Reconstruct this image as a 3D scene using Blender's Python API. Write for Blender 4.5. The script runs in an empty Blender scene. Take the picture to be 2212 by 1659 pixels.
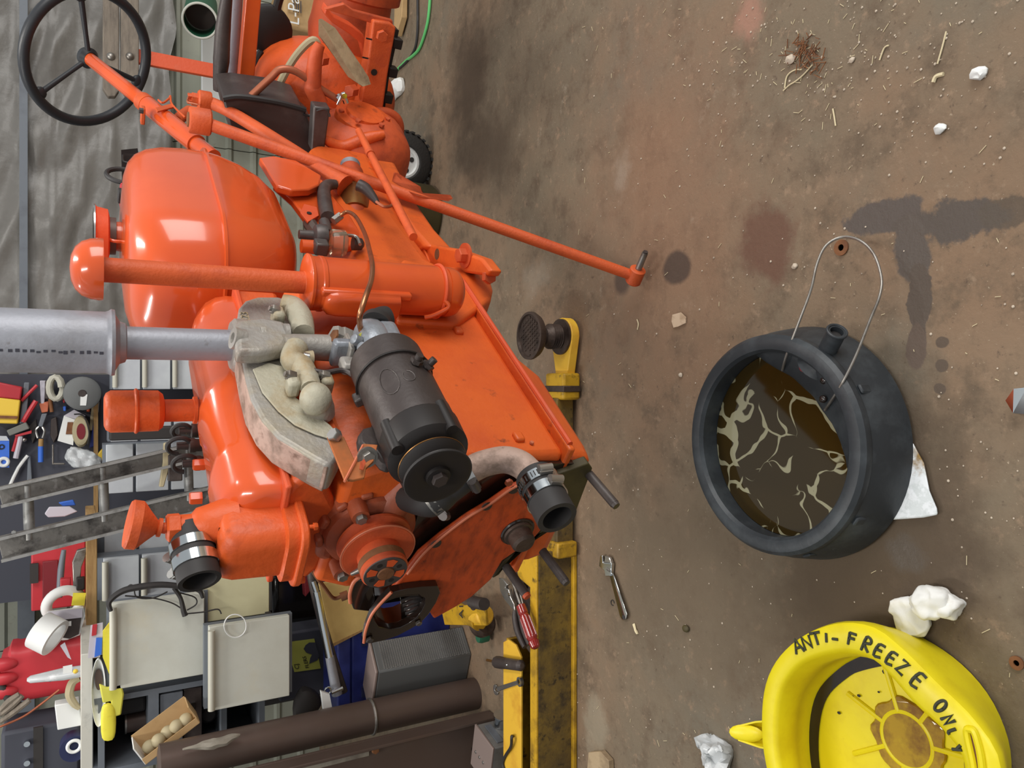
import bpy, bmesh, math, random
from mathutils import Vector as V, Matrix, noise
random.seed(7)
S = bpy.context.scene
COL = S.collection
# ------------------------------------------------------------------ camera (a phone held sideways: world up points to the picture's left)
FPX, PITCH, CAMH = 1650.0, math.radians(29.5), 1.40
CP = V((0, 0, CAMH))
fwv = V((0, math.cos(PITCH), -math.sin(PITCH))); dnv = V((0, -math.sin(PITCH), -math.cos(PITCH))); rtv = V((1, 0, 0))
cam = bpy.data.cameras.new('camera'); camo = bpy.data.objects.new('camera', cam); COL.objects.link(camo)
cam.sensor_fit = 'HORIZONTAL'; cam.sensor_width = 36.0; cam.lens = 36.0 * FPX / 2212.0; cam.clip_start = .05; cam.clip_end = 60
camo.matrix_world = Matrix.Translation(CP) @ Matrix((dnv, rtv, -fwv)).transposed().to_4x4()
S.camera = camo
# ------------------------------------------------------------------ exposure, sky, lights
S.view_settings.view_transform = 'Standard'; S.view_settings.look = 'None'; S.view_settings.gamma = 1; S.view_settings.use_curve_mapping = False
S.view_settings.exposure = 0.0
w = bpy.data.worlds.new('world'); S.world = w; w.use_nodes = True
w.node_tree.nodes['Background'].inputs[0].default_value = (.93, .97, 1.0, 1); w.node_tree.nodes['Background'].inputs[1].default_value = .46
def area(name, loc, tgt, sx, sy, power, col):
    l = bpy.data.lights.new(name, 'AREA'); l.shape = 'RECTANGLE'; l.size = sx; l.size_y = sy; l.energy = power; l.color = col
    o = bpy.data.objects.new(name, l); COL.objects.link(o); o.location = loc
    o.rotation_euler = (V(tgt) - V(loc)).to_track_quat('-Z', 'Y').to_euler(); return o
area('open_door_daylight', (4.2, -.6, 2.0), (0.2, 1.8, .7), 3.2, 2.6, 165, (1, .97, .93))
for nm, lx, ly in (('ceiling_strip_lamp', .9, 2.3), ('ceiling_strip_lamp', -1.3, 2.2), ('ceiling_strip_lamp', -.1, .0)):
    area(nm, (lx, ly, 3.3), (lx, ly, 0), .18, 1.3, 34, (1, .96, .9))
# ------------------------------------------------------------------ photogrammetry: pixel -> point on a known plane of the place
def ray(ix, iy): return rtv * ((829.5 - iy) / FPX) + fwv + dnv * ((ix - 1106) / FPX)
AZ = math.radians(38.0)
TO = V((-.29, 1.13, 0))                                     # tractor's origin: under the fan hub
er = V((math.sin(AZ), math.cos(AZ), 0)); el = V((math.cos(AZ), -math.sin(AZ), 0)); up = V((0, 0, 1))   # rearward, to its left side, up
def W(s, t, z): return TO + er * s + el * t + up * z
def T(ix, iy, t):
    r = ray(ix, iy); k = (t - (CP - TO).dot(el)) / r.dot(el); return CP + r * k
def SS(ix, iy, s):
    r = ray(ix, iy); k = (s - (CP - TO).dot(er)) / r.dot(er); return CP + r * k
def Z(ix, iy, z=0.0):
    r = ray(ix, iy); return CP + r * ((z - CAMH) / r.z)
def D(ix, iy, d):
    r = ray(ix, iy); return CP + r * (d / r.y)
def stz(p): q = p - TO; return q.dot(er), q.dot(el), p.z
# ------------------------------------------------------------------ materials
def lin(c):
    def f(v):
        v /= 255.0; return v / 12.92 if v <= .04045 else ((v + .055) / 1.055) ** 2.4
    return (f(c[0]), f(c[1]), f(c[2]), 1)
MATS = {}
def M(name, col, rough=.5, metal=0.0, var=(), bump=None, coat=0, spec=.5, trans=0, ior=1.45, alpha=1):
    """var: list of (colour, noise scale, low, high[, stretch]) layers mixed over the base; bump: (scale, strength)"""
    m = bpy.data.materials.new(name); m.use_nodes = True; nt = m.node_tree; N = nt.nodes; L = nt.links
    b = N['Principled BSDF']; b.inputs['Roughness'].default_value = rough; b.inputs['Metallic'].default_value = metal
    b.inputs['Specular IOR Level'].default_value = spec; b.inputs['Coat Weight'].default_value = coat; b.inputs['Coat Roughness'].default_value = .08
    b.inputs['Transmission Weight'].default_value = trans; b.inputs['IOR'].default_value = ior; b.inputs['Alpha'].default_value = alpha
    b.inputs['Base Color'].default_value = lin(col)
    if var or bump: tc = N.new('ShaderNodeTexCoord')
    prev = None
    for i, v in enumerate(var):
        n = N.new('ShaderNodeTexNoise'); n.inputs['Scale'].default_value = v[1]; n.inputs['Detail'].default_value = 7; n.inputs['Roughness'].default_value = .62
        mp = N.new('ShaderNodeMapping'); mp.inputs['Location'].default_value = (i * 3.7, i * 1.3, i * 2.1)
        if len(v) > 4: mp.inputs['Scale'].default_value = v[4]
        L.new(tc.outputs['Object'], mp.inputs[0]); L.new(mp.outputs[0], n.inputs['Vector'])
        r = N.new('ShaderNodeMapRange'); r.inputs[1].default_value = v[2]; r.inputs[2].default_value = v[3]; L.new(n.outputs[0], r.inputs[0])
        x = N.new('ShaderNodeMix'); x.data_type = 'RGBA'; L.new(r.outputs[0], x.inputs[0])
        if prev: L.new(prev, x.inputs[6])
        else: x.inputs[6].default_value = lin(col)
        x.inputs[7].default_value = lin(v[0]); prev = x.outputs[2]
    if prev: L.new(prev, b.inputs['Base Color'])
    if bump:
        n = N.new('ShaderNodeTexNoise'); n.inputs['Scale'].default_value = bump[0]; n.inputs['Detail'].default_value = 4
        L.new(tc.outputs['Object'], n.inputs['Vector'])
        bp = N.new('ShaderNodeBump'); bp.inputs['Strength'].default_value = bump[1]; bp.inputs['Distance'].default_value = .004
        L.new(n.outputs[0], bp.inputs['Height']); L.new(bp.outputs[0], b.inputs['Normal'])
    MATS[name] = m; return m
ORG = (214, 87, 34)
M('paint', ORG, .28, var=[((200, 74, 38), 5, .45, .75)], coat=.5)
M('paint_tank', (217, 88, 38), .22, var=[((204, 78, 34), 4, .4, .8), ((150, 70, 46), 7, .7, .86)], coat=.6)
M('paint_rough', (206, 88, 40), .55, var=[((170, 66, 38), 14, .5, .8)], bump=(160, .25))
M('paint_cast', (212, 88, 35), .46, var=[((150, 60, 34), 11, .52, .78), ((80, 46, 32), 17, .62, .8)], bump=(70, .35))
M('paint_block', (220, 98, 38), .42, var=[((198, 78, 38), 6, .45, .8), ((140, 70, 40), 5, .56, .78), ((84, 52, 38), 26, .64, .8)], bump=(90, .2))
M('paint_plate', (192, 76, 32), .5, var=[((132, 52, 26), 22, .45, .75, (1, 1, 3)), ((60, 32, 22), 40, .62, .8)], bump=(60, .3))
M('paint_pump', (166, 80, 48), .5, var=[((140, 84, 66), 15, .4, .75), ((80, 54, 44), 9, .62, .82)], bump=(60, .4))
M('paint_old', (198, 84, 44), .55, var=[((150, 62, 40), 12, .48, .75), ((60, 44, 38), 20, .64, .8)], bump=(60, .3))
M('paint_dusty', (214, 84, 44), .5, var=[((190, 110, 84), 7, .55, .85)], bump=(80, .2))
M('edge_pink', (200, 112, 80), .5)
M('cast_iron', (158, 154, 148), .5, .3, var=[((160, 148, 124), 10, .5, .75), ((112, 92, 76), 16, .6, .8)], bump=(120, .3))
M('cast_tan', (174, 169, 150), .6, .1, var=[((156, 128, 82), 12, .46, .72), ((128, 124, 112), 7, .5, .8)], bump=(140, .3))
M('flaky', (186, 158, 144), .6, .1, var=[((140, 118, 104), 22, .45, .6), ((96, 66, 50), 30, .6, .74)], bump=(80, .4))
M('silver', (152, 154, 162), .48, .35, var=[((120, 118, 120), 8, .5, .8), ((104, 96, 90), 40, .62, .75)], bump=(120, .12))
M('alu', (152, 158, 166), .42, .35, var=[((110, 112, 118), 14, .5, .8)], bump=(120, .25))
M('dark_alu', (92, 86, 84), .45, .5, var=[((58, 50, 48), 14, .45, .75)])
M('steel', (190, 188, 184), .25, .9)
M('steel_worn', (150, 146, 140), .38, .8, var=[((96, 84, 74), 22, .5, .75)])
M('chrome', (215, 220, 222), .12, 1)
M('brass', (146, 104, 58), .35, .75, var=[((110, 78, 52), 18, .45, .75)])
M('rust', (128, 84, 52), .7, .1, var=[((92, 58, 40), 18, .45, .75)], bump=(90, .3))
M('rusty_bracket', (150, 92, 52), .55, .3, var=[((196, 106, 50), 12, .45, .7), ((92, 66, 46), 20, .55, .75)])
M('copper', (178, 122, 88), .3, .85, var=[((120, 84, 66), 24, .5, .75)])
M('copper_dull', (170, 100, 72), .45, .4)
M('gen_black', (62, 54, 52), .46, .1, var=[((92, 84, 80), 9, .5, .82)], bump=(140, .12))
M('black', (34, 30, 29), .5)
M('black_gloss', (26, 22, 20), .18, coat=.5)
M('oily', (38, 26, 20), .22, var=[((20, 14, 12), 14, .4, .7)], coat=.6)
M('rubber', (48, 46, 46), .6, var=[((78, 74, 72), 10, .55, .8)])
M('olive', (74, 66, 38), .6, var=[((50, 42, 26), 10, .45, .75)])
M('wheel_black', (44, 46, 50), .42)
M('jack_yellow', (200, 156, 34), .5, var=[((120, 90, 30), 10, .44, .7), ((44, 36, 26), 24, .58, .72)], bump=(80, .2))
M('jack_bright', (232, 184, 60), .45, var=[((206, 148, 48), 12, .5, .75), ((70, 56, 34), 40, .68, .8)])
M('jack_dirty', (124, 100, 42), .6, var=[((84, 68, 40), 7, .38, .62), ((60, 50, 36), 18, .5, .7), ((40, 34, 27), 44, .56, .7)], bump=(90, .3))
M('jack_iron', (84, 70, 62), .5, .4, var=[((50, 40, 36), 18, .45, .7)], bump=(100, .3))
M('pan_black', (46, 50, 54), .46, var=[((74, 80, 84), 9, .5, .8), ((150, 154, 154), 26, .7, .84)], bump=(60, .15))
M('pan_yellow', (232, 214, 26), .38, var=[((214, 190, 22), 9, .5, .8), ((170, 140, 30), 26, .68, .82)], bump=(50, .08))
M('ink', (58, 60, 44), .7)
M('ink_black', (30, 30, 32), .7)
M('white', (226, 228, 226), .6)
M('tissue', (232, 232, 228), .9, var=[((196, 184, 168), 14, .56, .8)], bump=(40, .3))
M('foam', (214, 220, 222), .85, var=[((232, 236, 240), 60, .45, .55), ((150, 120, 70), 9, .52, .62)], bump=(70, .4))
M('film', (196, 200, 202), .22, var=[((128, 124, 118), 12, .5, .75), ((236, 238, 240), 22, .6, .75)])
M('enamel', (204, 206, 196), .5, var=[((190, 190, 178), 3, .45, .7), ((206, 194, 160), 2, .55, .8)])
M('enamel_cool', (196, 202, 206), .5, var=[((178, 182, 190), 3, .45, .7)])
M('cream', (212, 208, 170), .5, var=[((196, 190, 150), 3, .45, .75)])
M('handle_grey', (190, 188, 174), .4)
M('shelf_grey', (112, 118, 126), .5, .1, var=[((92, 96, 104), 6, .5, .8)])
M('shelf_beige', (196, 194, 184), .5, var=[((176, 174, 166), 20, .55, .7)])
M('dark', (50, 47, 46), .7)
M('dark_blue', (66, 68, 78), .7)
M('wood', (176, 142, 92), .7, var=[((140, 106, 64), 6, .4, .7, (1, 1, 8))], bump=(60, .2))
M('wood_grey', (128, 118, 106), .8, var=[((96, 88, 80), 8, .4, .7, (1, 6, 6)), ((160, 150, 132), 20, .6, .8, (.3, 3, 3))], bump=(60, .4))
M('wood_stick', (178, 156, 124), .75, var=[((118, 98, 76), 10, .48, .72)], bump=(70, .3))
M('ply', (214, 184, 116), .7, var=[((190, 156, 94), 5, .42, .7), ((226, 202, 140), 9, .55, .8)])
M('ladder', (120, 118, 114), .5, .3, var=[((70, 68, 66), 16, .5, .66), ((160, 160, 158), 30, .6, .74)], bump=(60, .3))
M('post_brown', (92, 77, 70), .42, .2, var=[((96, 84, 78), 5, .5, .8), ((150, 96, 52), 9, .74, .78)], bump=(30, .1))
M('post_worn', (150, 144, 132), .6, var=[((110, 102, 94), 10, .45, .7)])
M('red', (186, 52, 60), .4, var=[((160, 44, 52), 5, .5, .8)])  # red paled towards pink, with the background haze put into the colour
M('red_deep', (120, 32, 40), .5)
M('red_clear', (140, 34, 30), .15, coat=.8)
M('blue', (48, 58, 126), .45, var=[((34, 40, 108), 8, .45, .7), ((120, 110, 110), 30, .72, .8)])
M('blue_bright', (60, 110, 210), .5)
M('blue_dark', (38, 44, 78), .5)
M('yellow', (232, 196, 70), .5)
M('yellow_gl', (232, 220, 70), .6, var=[((214, 196, 60), 20, .5, .7)])
M('lemon', (212, 208, 84), .6)
M('label', (178, 182, 84), .6)
M('green', (40, 98, 72), .5)
M('green_wire', (96, 190, 110), .5)
M('tan', (176, 164, 132), .6)
M('kraft', (184, 152, 108), .8, var=[((168, 136, 92), 10, .45, .7)])
M('tyre', (46, 44, 42), .75, bump=(120, .4))
M('grey_box', (140, 140, 138), .5, .3, var=[((92, 92, 92), 6, .5, .8)])
M('grey_face', (104, 106, 106), .55, .2)
M('vinyl', (186, 188, 180), .6)
M('tarp', (122, 119, 114), .34, var=[((144, 142, 138), 6, .5, .8), ((104, 100, 95), 3, .45, .7)], bump=(20, .6))
M('leaf', (200, 176, 150), .8, var=[((160, 132, 104), 30, .5, .7)])
M('straw', (214, 200, 164), .7)
M('pebble', (196, 182, 164), .8, var=[((150, 136, 120), 30, .45, .7)])
M('amber', (178, 142, 22), .08, var=[((128, 88, 18), 16, .46, .66), ((196, 166, 28), 30, .55, .8)], coat=.5)
M('pinkish_grey', (140, 124, 118), .5, .1)
M('ladder_light', (150, 150, 148), .42, .4, var=[((104, 102, 98), 18, .5, .7)])
M('clear', (235, 240, 240), .06, trans=.92, ior=1.2)
M('glass_bowl', (214, 196, 170), .05, trans=.85, ior=1.3)
M('bristle', (120, 122, 116), .9)
M('lilac', (190, 186, 196), .7)
# ------------------------------------------------------------------ mesh builder
def frame(a):
    a = V(a).normalized(); h = V((0, 0, 1)) if abs(a.z) < .9 else V((1, 0, 0))
    x = h.cross(a).normalized(); return x, a.cross(x), a
def catmull(p, n=5, closed=False):
    p = [V(q) for q in p]; out = []; N = len(p)
    for i in range(N if closed else N - 1):
        g = (lambda k: p[k % N]) if closed else (lambda k: p[max(0, min(N - 1, k))])
        a, b, c, d = g(i - 1), g(i), g(i + 1), g(i + 2)
        for j in range(n):
            u = j / n; out.append(.5 * ((2 * b) + (c - a) * u + (2 * a - 5 * b + 4 * c - d) * u * u + (3 * b - a - 3 * c + d) * u ** 3))
    if not closed: out.append(p[-1])
    return out
def rrect(w, h, r, n=4):
    o = []
    for cx, cy, a0 in ((w / 2 - r, h / 2 - r, 0), (-w / 2 + r, h / 2 - r, 90), (-w / 2 + r, -h / 2 + r, 180), (w / 2 - r, -h / 2 + r, 270)):
        for k in range(n + 1):
            a = math.radians(a0 + 90 * k / n); o.append((cx + r * math.cos(a), cy + r * math.sin(a)))
    return o
ROOT = {}
class MB:
    def __init__(s): s.v = []; s.f = []
    def add(s, vs, fs):
        b = len(s.v); s.v += [V(q) for q in vs]; s.f += [tuple(i + b for i in f) for f in fs]; return s
    def box(s, c, sx, sy, sz, X=None, Y=None, Zv=None):
        X = V(X or (1, 0, 0)).normalized() * sx / 2; Y = V(Y or (0, 1, 0)).normalized() * sy / 2; Zv = V(Zv or (0, 0, 1)).normalized() * sz / 2; c = V(c)
        return s.add([c - X - Y - Zv, c + X - Y - Zv, c + X + Y - Zv, c - X + Y - Zv, c - X - Y + Zv, c + X - Y + Zv, c + X + Y + Zv, c - X + Y + Zv],
                     [(3, 2, 1, 0), (4, 5, 6, 7), (0, 1, 5, 4), (1, 2, 6, 5), (2, 3, 7, 6), (3, 0, 4, 7)])
    def aab(s, x0, x1, y0, y1, z0, z1): return s.box(((x0 + x1) / 2, (y0 + y1) / 2, (z0 + z1) / 2), abs(x1 - x0), abs(y1 - y0), abs(z1 - z0))
    def tb(s, s0, s1, t0, t1, z0, z1): return s.box(W((s0 + s1) / 2, (t0 + t1) / 2, (z0 + z1) / 2), abs(s1 - s0), abs(t1 - t0), abs(z1 - z0), er, el, up)
    def loft(s, rings, cap=True, closed=False):
        n = len(rings[0]); vs = [q for r in rings for q in r]; fs = []; m = len(rings)
        for i in range(m if closed else m - 1):
            for j in range(n):
                a, b = i * n + j, i * n + (j + 1) % n; c, d = ((i + 1) % m) * n + (j + 1) % n, ((i + 1) % m) * n + j; fs.append((a, b, c, d))
        if cap and not closed: fs += [tuple(range(n))[::-1], tuple((m - 1) * n + j for j in range(n))]
        return s.add(vs, fs)
    def lathe(s, base, ax, prof, n=28, cap=True, sx=1, sy=1):
        x, y, a = frame(ax); base = V(base)
        return s.loft([[base + a * h + x * (max(r, 1e-5) * sx * math.cos(2 * math.pi * k / n)) + y * (max(r, 1e-5) * sy * math.sin(2 * math.pi * k / n)) for k in range(n)] for h, r in prof], cap)
    def cyl(s, p0, p1, r0, r1=None, n=20, cap=True):
        p0 = V(p0); p1 = V(p1); h = (p1 - p0).length
        return s.lathe(p0, p1 - p0, [(0, r0), (h, r0 if r1 is None else r1)], n, cap)
    def pipe(s, p0, p1, ro, ri, n=24):                                   # open tube with wall thickness
        p0 = V(p0); p1 = V(p1); h = (p1 - p0).length; x, y, a = frame(p1 - p0)
        R = lambda hh, r: [p0 + a * hh + x * r * math.cos(2 * math.pi * k / n) + y * r * math.sin(2 * math.pi * k / n) for k in range(n)]
        return s.loft([R(0, ro), R(h, ro), R(h, ri), R(0, ri)], closed=True)
    def tube(s, pts, r, n=10, closed=False, sm=5, cap=True):
        if sm: 
            if isinstance(r, (list, tuple)):
                rr = []
                for i in range(len(r) - 1): rr += [r[i] + (r[i + 1] - r[i]) * j / sm for j in range(sm)]
                r = rr + [r[-1]]
            pts = catmull(pts, sm, closed)
        pts = [V(q) for q in pts]; m = len(pts); rings = []; t0 = None
        for i in range(m):
            if closed: t = (pts[(i + 1) % m] - pts[i - 1]).normalized()
            else: t = (pts[min(i + 1, m - 1)] - pts[max(i - 1, 0)]).normalized()
            if t0 is None: x, y, _ = frame(t)
            else:
                x = x - t * x.dot(t); x.normalize(); y = t.cross(x)
            t0 = t; ri = r[i] if isinstance(r, list) else r
            rings.append([pts[i] + x * ri * math.cos(2 * math.pi * k / n) + y * ri * math.sin(2 * math.pi * k / n) for k in range(n)])
        return s.loft(rings, cap, closed)
    def prism(s, pts, vec):
        pts = [V(q) for q in pts]; vec = V(vec); n = len(pts)
        return s.add(pts + [q + vec for q in pts], [tuple(range(n))[::-1], tuple(range(n, 2 * n))] + [(i, (i + 1) % n, n + (i + 1) % n, n + i) for i in range(n)])
    def holed(s, outer, inner, vec):                                     # plate with one hole; both outlines have the same count
        o = [V(q) for q in outer]; i_ = [V(q) for q in inner]; vec = V(vec)
        return s.loft([o, [q + vec for q in o], [q + vec for q in i_], i_], closed=True)
    def ell(s, c, ax, bx, cx, n=18, m=10, e=1.0):
        c = V(c); ax = V(ax); bx = V(bx); cx = V(cx); rings = []
        sg = lambda v, q: math.copysign(abs(v) ** q, v)
        for i in range(m + 1):
            ph = -math.pi / 2 + math.pi * i / m; cz = max(1e-4, sg(math.cos(ph), e)); 
            rings.append([c + cx * sg(math.sin(ph), e) + ax * cz * sg(math.cos(2 * math.pi * k / n), e) + bx * cz * sg(math.sin(2 * math.pi * k / n), e) for k in range(n)])
        return s.loft(rings)
    def ball(s, c, r, n=14): return s.ell(c, (r, 0, 0), (0, r, 0), (0, 0, r), n, max(6, n // 2))
    def hexb(s, p, ax, r, h, shank=0, rs=None):                         # bolt head on a surface point, optional shank behind it
        a = V(ax).normalized(); s.lathe(V(p) + a * shank, a, [(0, r), (h * .85, r), (h, r * .88)], 6)
        if shank: s.cyl(V(p), V(p) + a * shank, rs or r * .55, n=12)
        return s
    def torus(s, c, ax, R, r, n=40, m=10, a0=0, a1=360):
        x, y, a = frame(ax); full = abs(a1 - a0) >= 360
        return s.tube([V(c) + x * R * math.cos(math.radians(a0 + (a1 - a0) * k / n)) + y * R * math.sin(math.radians(a0 + (a1 - a0) * k / n)) for k in range(n if full else n + 1)], r, m, full, 0)
    def jit(s, amp, sc, seed=0):
        for q in s.v:
            d = noise.noise_vector(q * sc + V((seed, seed * 2.3, 0))); q += d * amp
        return s
    def build(s, name, mat, parent=None, bevel=0, smooth=True, ang=38, sub=0, seg=2):
        me = bpy.data.meshes.new(name)
        if parent is not None: o0 = ROOT[parent.name]
        else:
            xs = [q.x for q in s.v]; ys = [q.y for q in s.v]; zs = [q.z for q in s.v]
            o0 = V(((min(xs) + max(xs)) / 2, (min(ys) + max(ys)) / 2, min(zs)))
        me.from_pydata([tuple(q - o0) for q in s.v], [], s.f); me.update()
        bm = bmesh.new(); bm.from_mesh(me); bmesh.ops.recalc_face_normals(bm, faces=bm.faces); bm.to_mesh(me); bm.free()
        if smooth:
            me.polygons.foreach_set('use_smooth', [True] * len(me.polygons)); me.set_sharp_from_angle(angle=math.radians(ang))
        me.materials.append(MATS[mat]); o = bpy.data.objects.new(name, me); COL.objects.link(o)
        if parent is not None: o.parent = parent
        else: o.location = o0
        ROOT[o.name] = o0
        if bevel:
            b = o.modifiers.new('bevel', 'BEVEL'); b.width = bevel; b.segments = seg; b.limit_method = 'ANGLE'; b.angle_limit = math.radians(40)
        if sub:
            u = o.modifiers.new('sub', 'SUBSURF'); u.levels = sub; u.render_levels = sub
        return o
def tag(o, label, cat, group=None):
    o['label'] = label; o['category'] = cat
    if group: o['group'] = group
    return o
def thing(name, label, cat, loc, group=None):
    o = bpy.data.objects.new(name, None); COL.objects.link(o); o.location = loc; o.empty_display_size = .05; ROOT[o.name] = V(loc); return tag(o, label, cat, group)
def struct(o): o['kind'] = 'structure'; return o
def text(name, body, org, xd, yd, h, mat, parent, depth=.0006, align='LEFT'):
    c = bpy.data.curves.new(name, 'FONT'); c.body = body; c.size = 1; c.extrude = .01; c.align_x = align
    o = bpy.data.objects.new(name + '_src', c); COL.objects.link(o); bpy.context.view_layer.update()
    me = bpy.data.meshes.new_from_object(o.evaluated_get(bpy.context.evaluated_depsgraph_get())); bpy.data.objects.remove(o)
    xd = V(xd).normalized(); yd = V(yd).normalized(); nd = xd.cross(yd); o0 = ROOT[parent.name]
    for v in me.vertices: 
        q = V(org) + xd * v.co.x * h + yd * v.co.y * h + nd * (v.co.z * depth / .01); v.co = q - o0
    me.name = name; me.materials.clear(); me.materials.append(MATS[mat]); o = bpy.data.objects.new(name, me); COL.objects.link(o); o.parent = parent; ROOT[o.name] = o0; return o
# ================================================================== SETTING
def floor_material():
    m = bpy.data.materials.new('concrete'); m.use_nodes = True; nt = m.node_tree; N = nt.nodes; L = nt.links; b = N['Principled BSDF']
    b.inputs['Specular IOR Level'].default_value = .35
    g = N.new('ShaderNodeNewGeometry')
    def nz(sc, det=6, rough=.6, off=0):
        n = N.new('ShaderNodeTexNoise'); n.inputs['Scale'].default_value = sc; n.inputs['Detail'].default_value = det; n.inputs['Roughness'].default_value = rough
        mp = N.new('ShaderNodeMapping'); mp.inputs['Location'].default_value = (off, off * .7, 0); L.new(g.outputs['Position'], mp.inputs[0]); L.new(mp.outputs[0], n.inputs['Vector']); return n
    def rng(o, lo, hi, a=0, c=1):
        r = N.new('ShaderNodeMapRange'); r.interpolation_type = 'SMOOTHSTEP'; r.inputs[1].default_value = lo; r.inputs[2].default_value = hi; r.inputs[3].default_value = a; r.inputs[4].default_value = c; L.new(o, r.inputs[0]); return r.outputs[0]
    col = None; rough = None
    def mix(fac, c):
        nonlocal col
        x = N.new('ShaderNodeMix'); x.data_type = 'RGBA'; L.new(fac, x.inputs[0])
        if col: L.new(col, x.inputs[6])
        else: x.inputs[6].default_value = lin((120, 107, 89))
        x.inputs[7].default_value = lin(c); col = x.outputs[2]
    mix(rng(nz(1.1, 5, .6, 3).outputs[0], .42, .66), (134, 110, 88))
    mix(rng(nz(1.7, 6, .6, 11).outputs[0], .5, .7), (112, 104, 90))
    mix(rng(nz(9, 8, .7, 5).outputs[0], .46, .7), (102, 87, 71))
    mix(rng(nz(22, 8, .72, 15).outputs[0], .54, .7), (146, 124, 102))
    mix(rng(nz(5, 9, .75, 8).outputs[0], .6, .74), (158, 146, 128))
    mix(rng(nz(46, 6, .7, 2).outputs[0], .58, .74), (88, 74, 62))
    mix(rng(nz(120, 3, .6, 9).outputs[0], .66, .74), (176, 160, 138))
    dn = nz(5, 6, .65, 4); dn2 = nz(24, 4, .6, 6)
    def stain_or_shade(ix, iy, rx, ry, c, amt=1.0, soft=.35, jag=.25, rgh=None):  # soft-edged floor patches: stains, wet spots and painted shade
        nonlocal rough
        p = Z(ix, iy)
        mp = N.new('ShaderNodeMapping'); mp.vector_type = 'POINT'
        mp.inputs['Location'].default_value = (-p.x / rx, -p.y / ry, 0); mp.inputs['Scale'].default_value = (1 / rx, 1 / ry, 0)
        L.new(g.outputs['Position'], mp.inputs[0])
        ln = N.new('ShaderNodeVectorMath'); ln.operation = 'LENGTH'; L.new(mp.outputs[0], ln.inputs[0])
        a = N.new('ShaderNodeMath'); a.operation = 'MULTIPLY_ADD'; L.new(dn.outputs[0], a.inputs[0]); a.inputs[1].default_value = jag * 4; a.inputs[2].default_value = -jag * 2
        a2 = N.new('ShaderNodeMath'); a2.operation = 'MULTIPLY_ADD'; L.new(dn2.outputs[0], a2.inputs[0]); a2.inputs[1].default_value = jag * 1.2; L.new(a.outputs[0], a2.inputs[2])
        s_ = N.new('ShaderNodeMath'); s_.operation = 'ADD'; L.new(ln.outputs['Value'], s_.inputs[0]); L.new(a2.outputs[0], s_.inputs[1])
        f = rng(s_.outputs[0], 1 - soft + jag * .6, 1 + jag * .6, amt, 0)
        mix(f, c)
        if rgh is not None:
            x = N.new('ShaderNodeMix'); x.data_type = 'FLOAT'; L.new(f, x.inputs[0])
            if rough: L.new(rough, x.inputs[2])
            else: x.inputs[2].default_value = .78
            x.inputs[3].default_value = rgh; rough = x.outputs[0]
    stain_or_shade(1420, 420, .75, .55, (142, 108, 85), .55, .9)
    stain_or_shade(1450, 1250, .45, .6, (102, 88, 71), .75, .8)
    stain_or_shade(1900, 1180, .5, .3, (84, 70, 56), .85, .6)  # broad darker area of floor around the pans
    stain_or_shade(1655, 530, .14, .10, (104, 74, 60), .85, .5, .45)
    stain_or_shade(1345, 605, .055, .05, (80, 66, 58), .85, .5, .15)  # contact shadow of the drag link's end, painted into the floor colour
    stain_or_shade(1462, 578, .052, .062, (78, 64, 56), .9, .3, .12)
    stain_or_shade(1010, 190, .5, .30, (76, 62, 49), .9, .8, .3)  # broad darker area of floor beneath the tractor's rear
    stain_or_shade(1060, 330, .25, .34, (86, 72, 58), .8, .8, .3)  # second soft darker area beneath the tractor
    stain_or_shade(1000, 700, .5, .22, (80, 68, 56), .6, .8, .3)  # darker band of floor below the engine
    stain_or_shade(1340, 370, .10, .06, (160, 146, 130), .45, .9, .8)
    stain_or_shade(1160, 600, .1, .14, (156, 146, 130), .45, .8, .5)
    stain_or_shade(1285, 1565, .13, .06, (156, 146, 126), .55, .9, .8)
    stain_or_shade(1620, 40, .09, .05, (172, 126, 108), .6, .9, .7)
    stain_or_shade(1920, 462, .035, .085, (88, 79, 73), 1, .2, .55, .45)
    stain_or_shade(2060, 478, .05, .11, (86, 77, 70), 1, .2, .6, .5)
    stain_or_shade(2170, 455, .035, .06, (86, 76, 66), .8, .2, .6)
    stain_or_shade(1975, 545, .075, .04, (88, 79, 72), 1, .2, .55, .38)
    stain_or_shade(1985, 650, .075, .028, (86, 75, 66), 1, .12, .55, .5)
    stain_or_shade(1980, 745, .05, .02, (94, 80, 70), 1, .15, .5, .55)
    stain_or_shade(2035, 740, .012, .014, (88, 76, 66), .9, .2, .4)
    stain_or_shade(2036, 790, .014, .014, (88, 76, 66), .9, .2, .4)
    stain_or_shade(2030, 840, .012, .014, (88, 76, 66), .9, .2, .4)
    stain_or_shade(1955, 1195, .05, .05, (86, 76, 66), .9, .6, .6, .22)
    stain_or_shade(1780, 1320, .6, .25, (88, 74, 58), .6, .9)  # wide, soft darker area beside the yellow pan
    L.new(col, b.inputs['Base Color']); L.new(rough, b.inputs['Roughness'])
    bp = N.new('ShaderNodeBump'); bp.inputs['Strength'].default_value = .35; bp.inputs['Distance'].default_value = .006
    ad = N.new('ShaderNodeMath'); ad.operation = 'ADD'; L.new(nz(60, 8, .7, 1).outputs[0], ad.inputs[0]); L.new(nz(14, 5, .6, 7).outputs[0], ad.inputs[1]); L.new(ad.outputs[0], bp.inputs['Height']); L.new(bp.outputs[0], b.inputs['Normal'])
    MATS['concrete'] = m
floor_material()
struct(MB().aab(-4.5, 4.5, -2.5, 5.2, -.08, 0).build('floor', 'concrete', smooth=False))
M('siding', (158, 160, 146), .55, .1, var=[((136, 136, 122), 3, .45, .75), ((120, 112, 96), 14, .62, .8)])
M('wall_dim', (96, 92, 88), .8)
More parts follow.
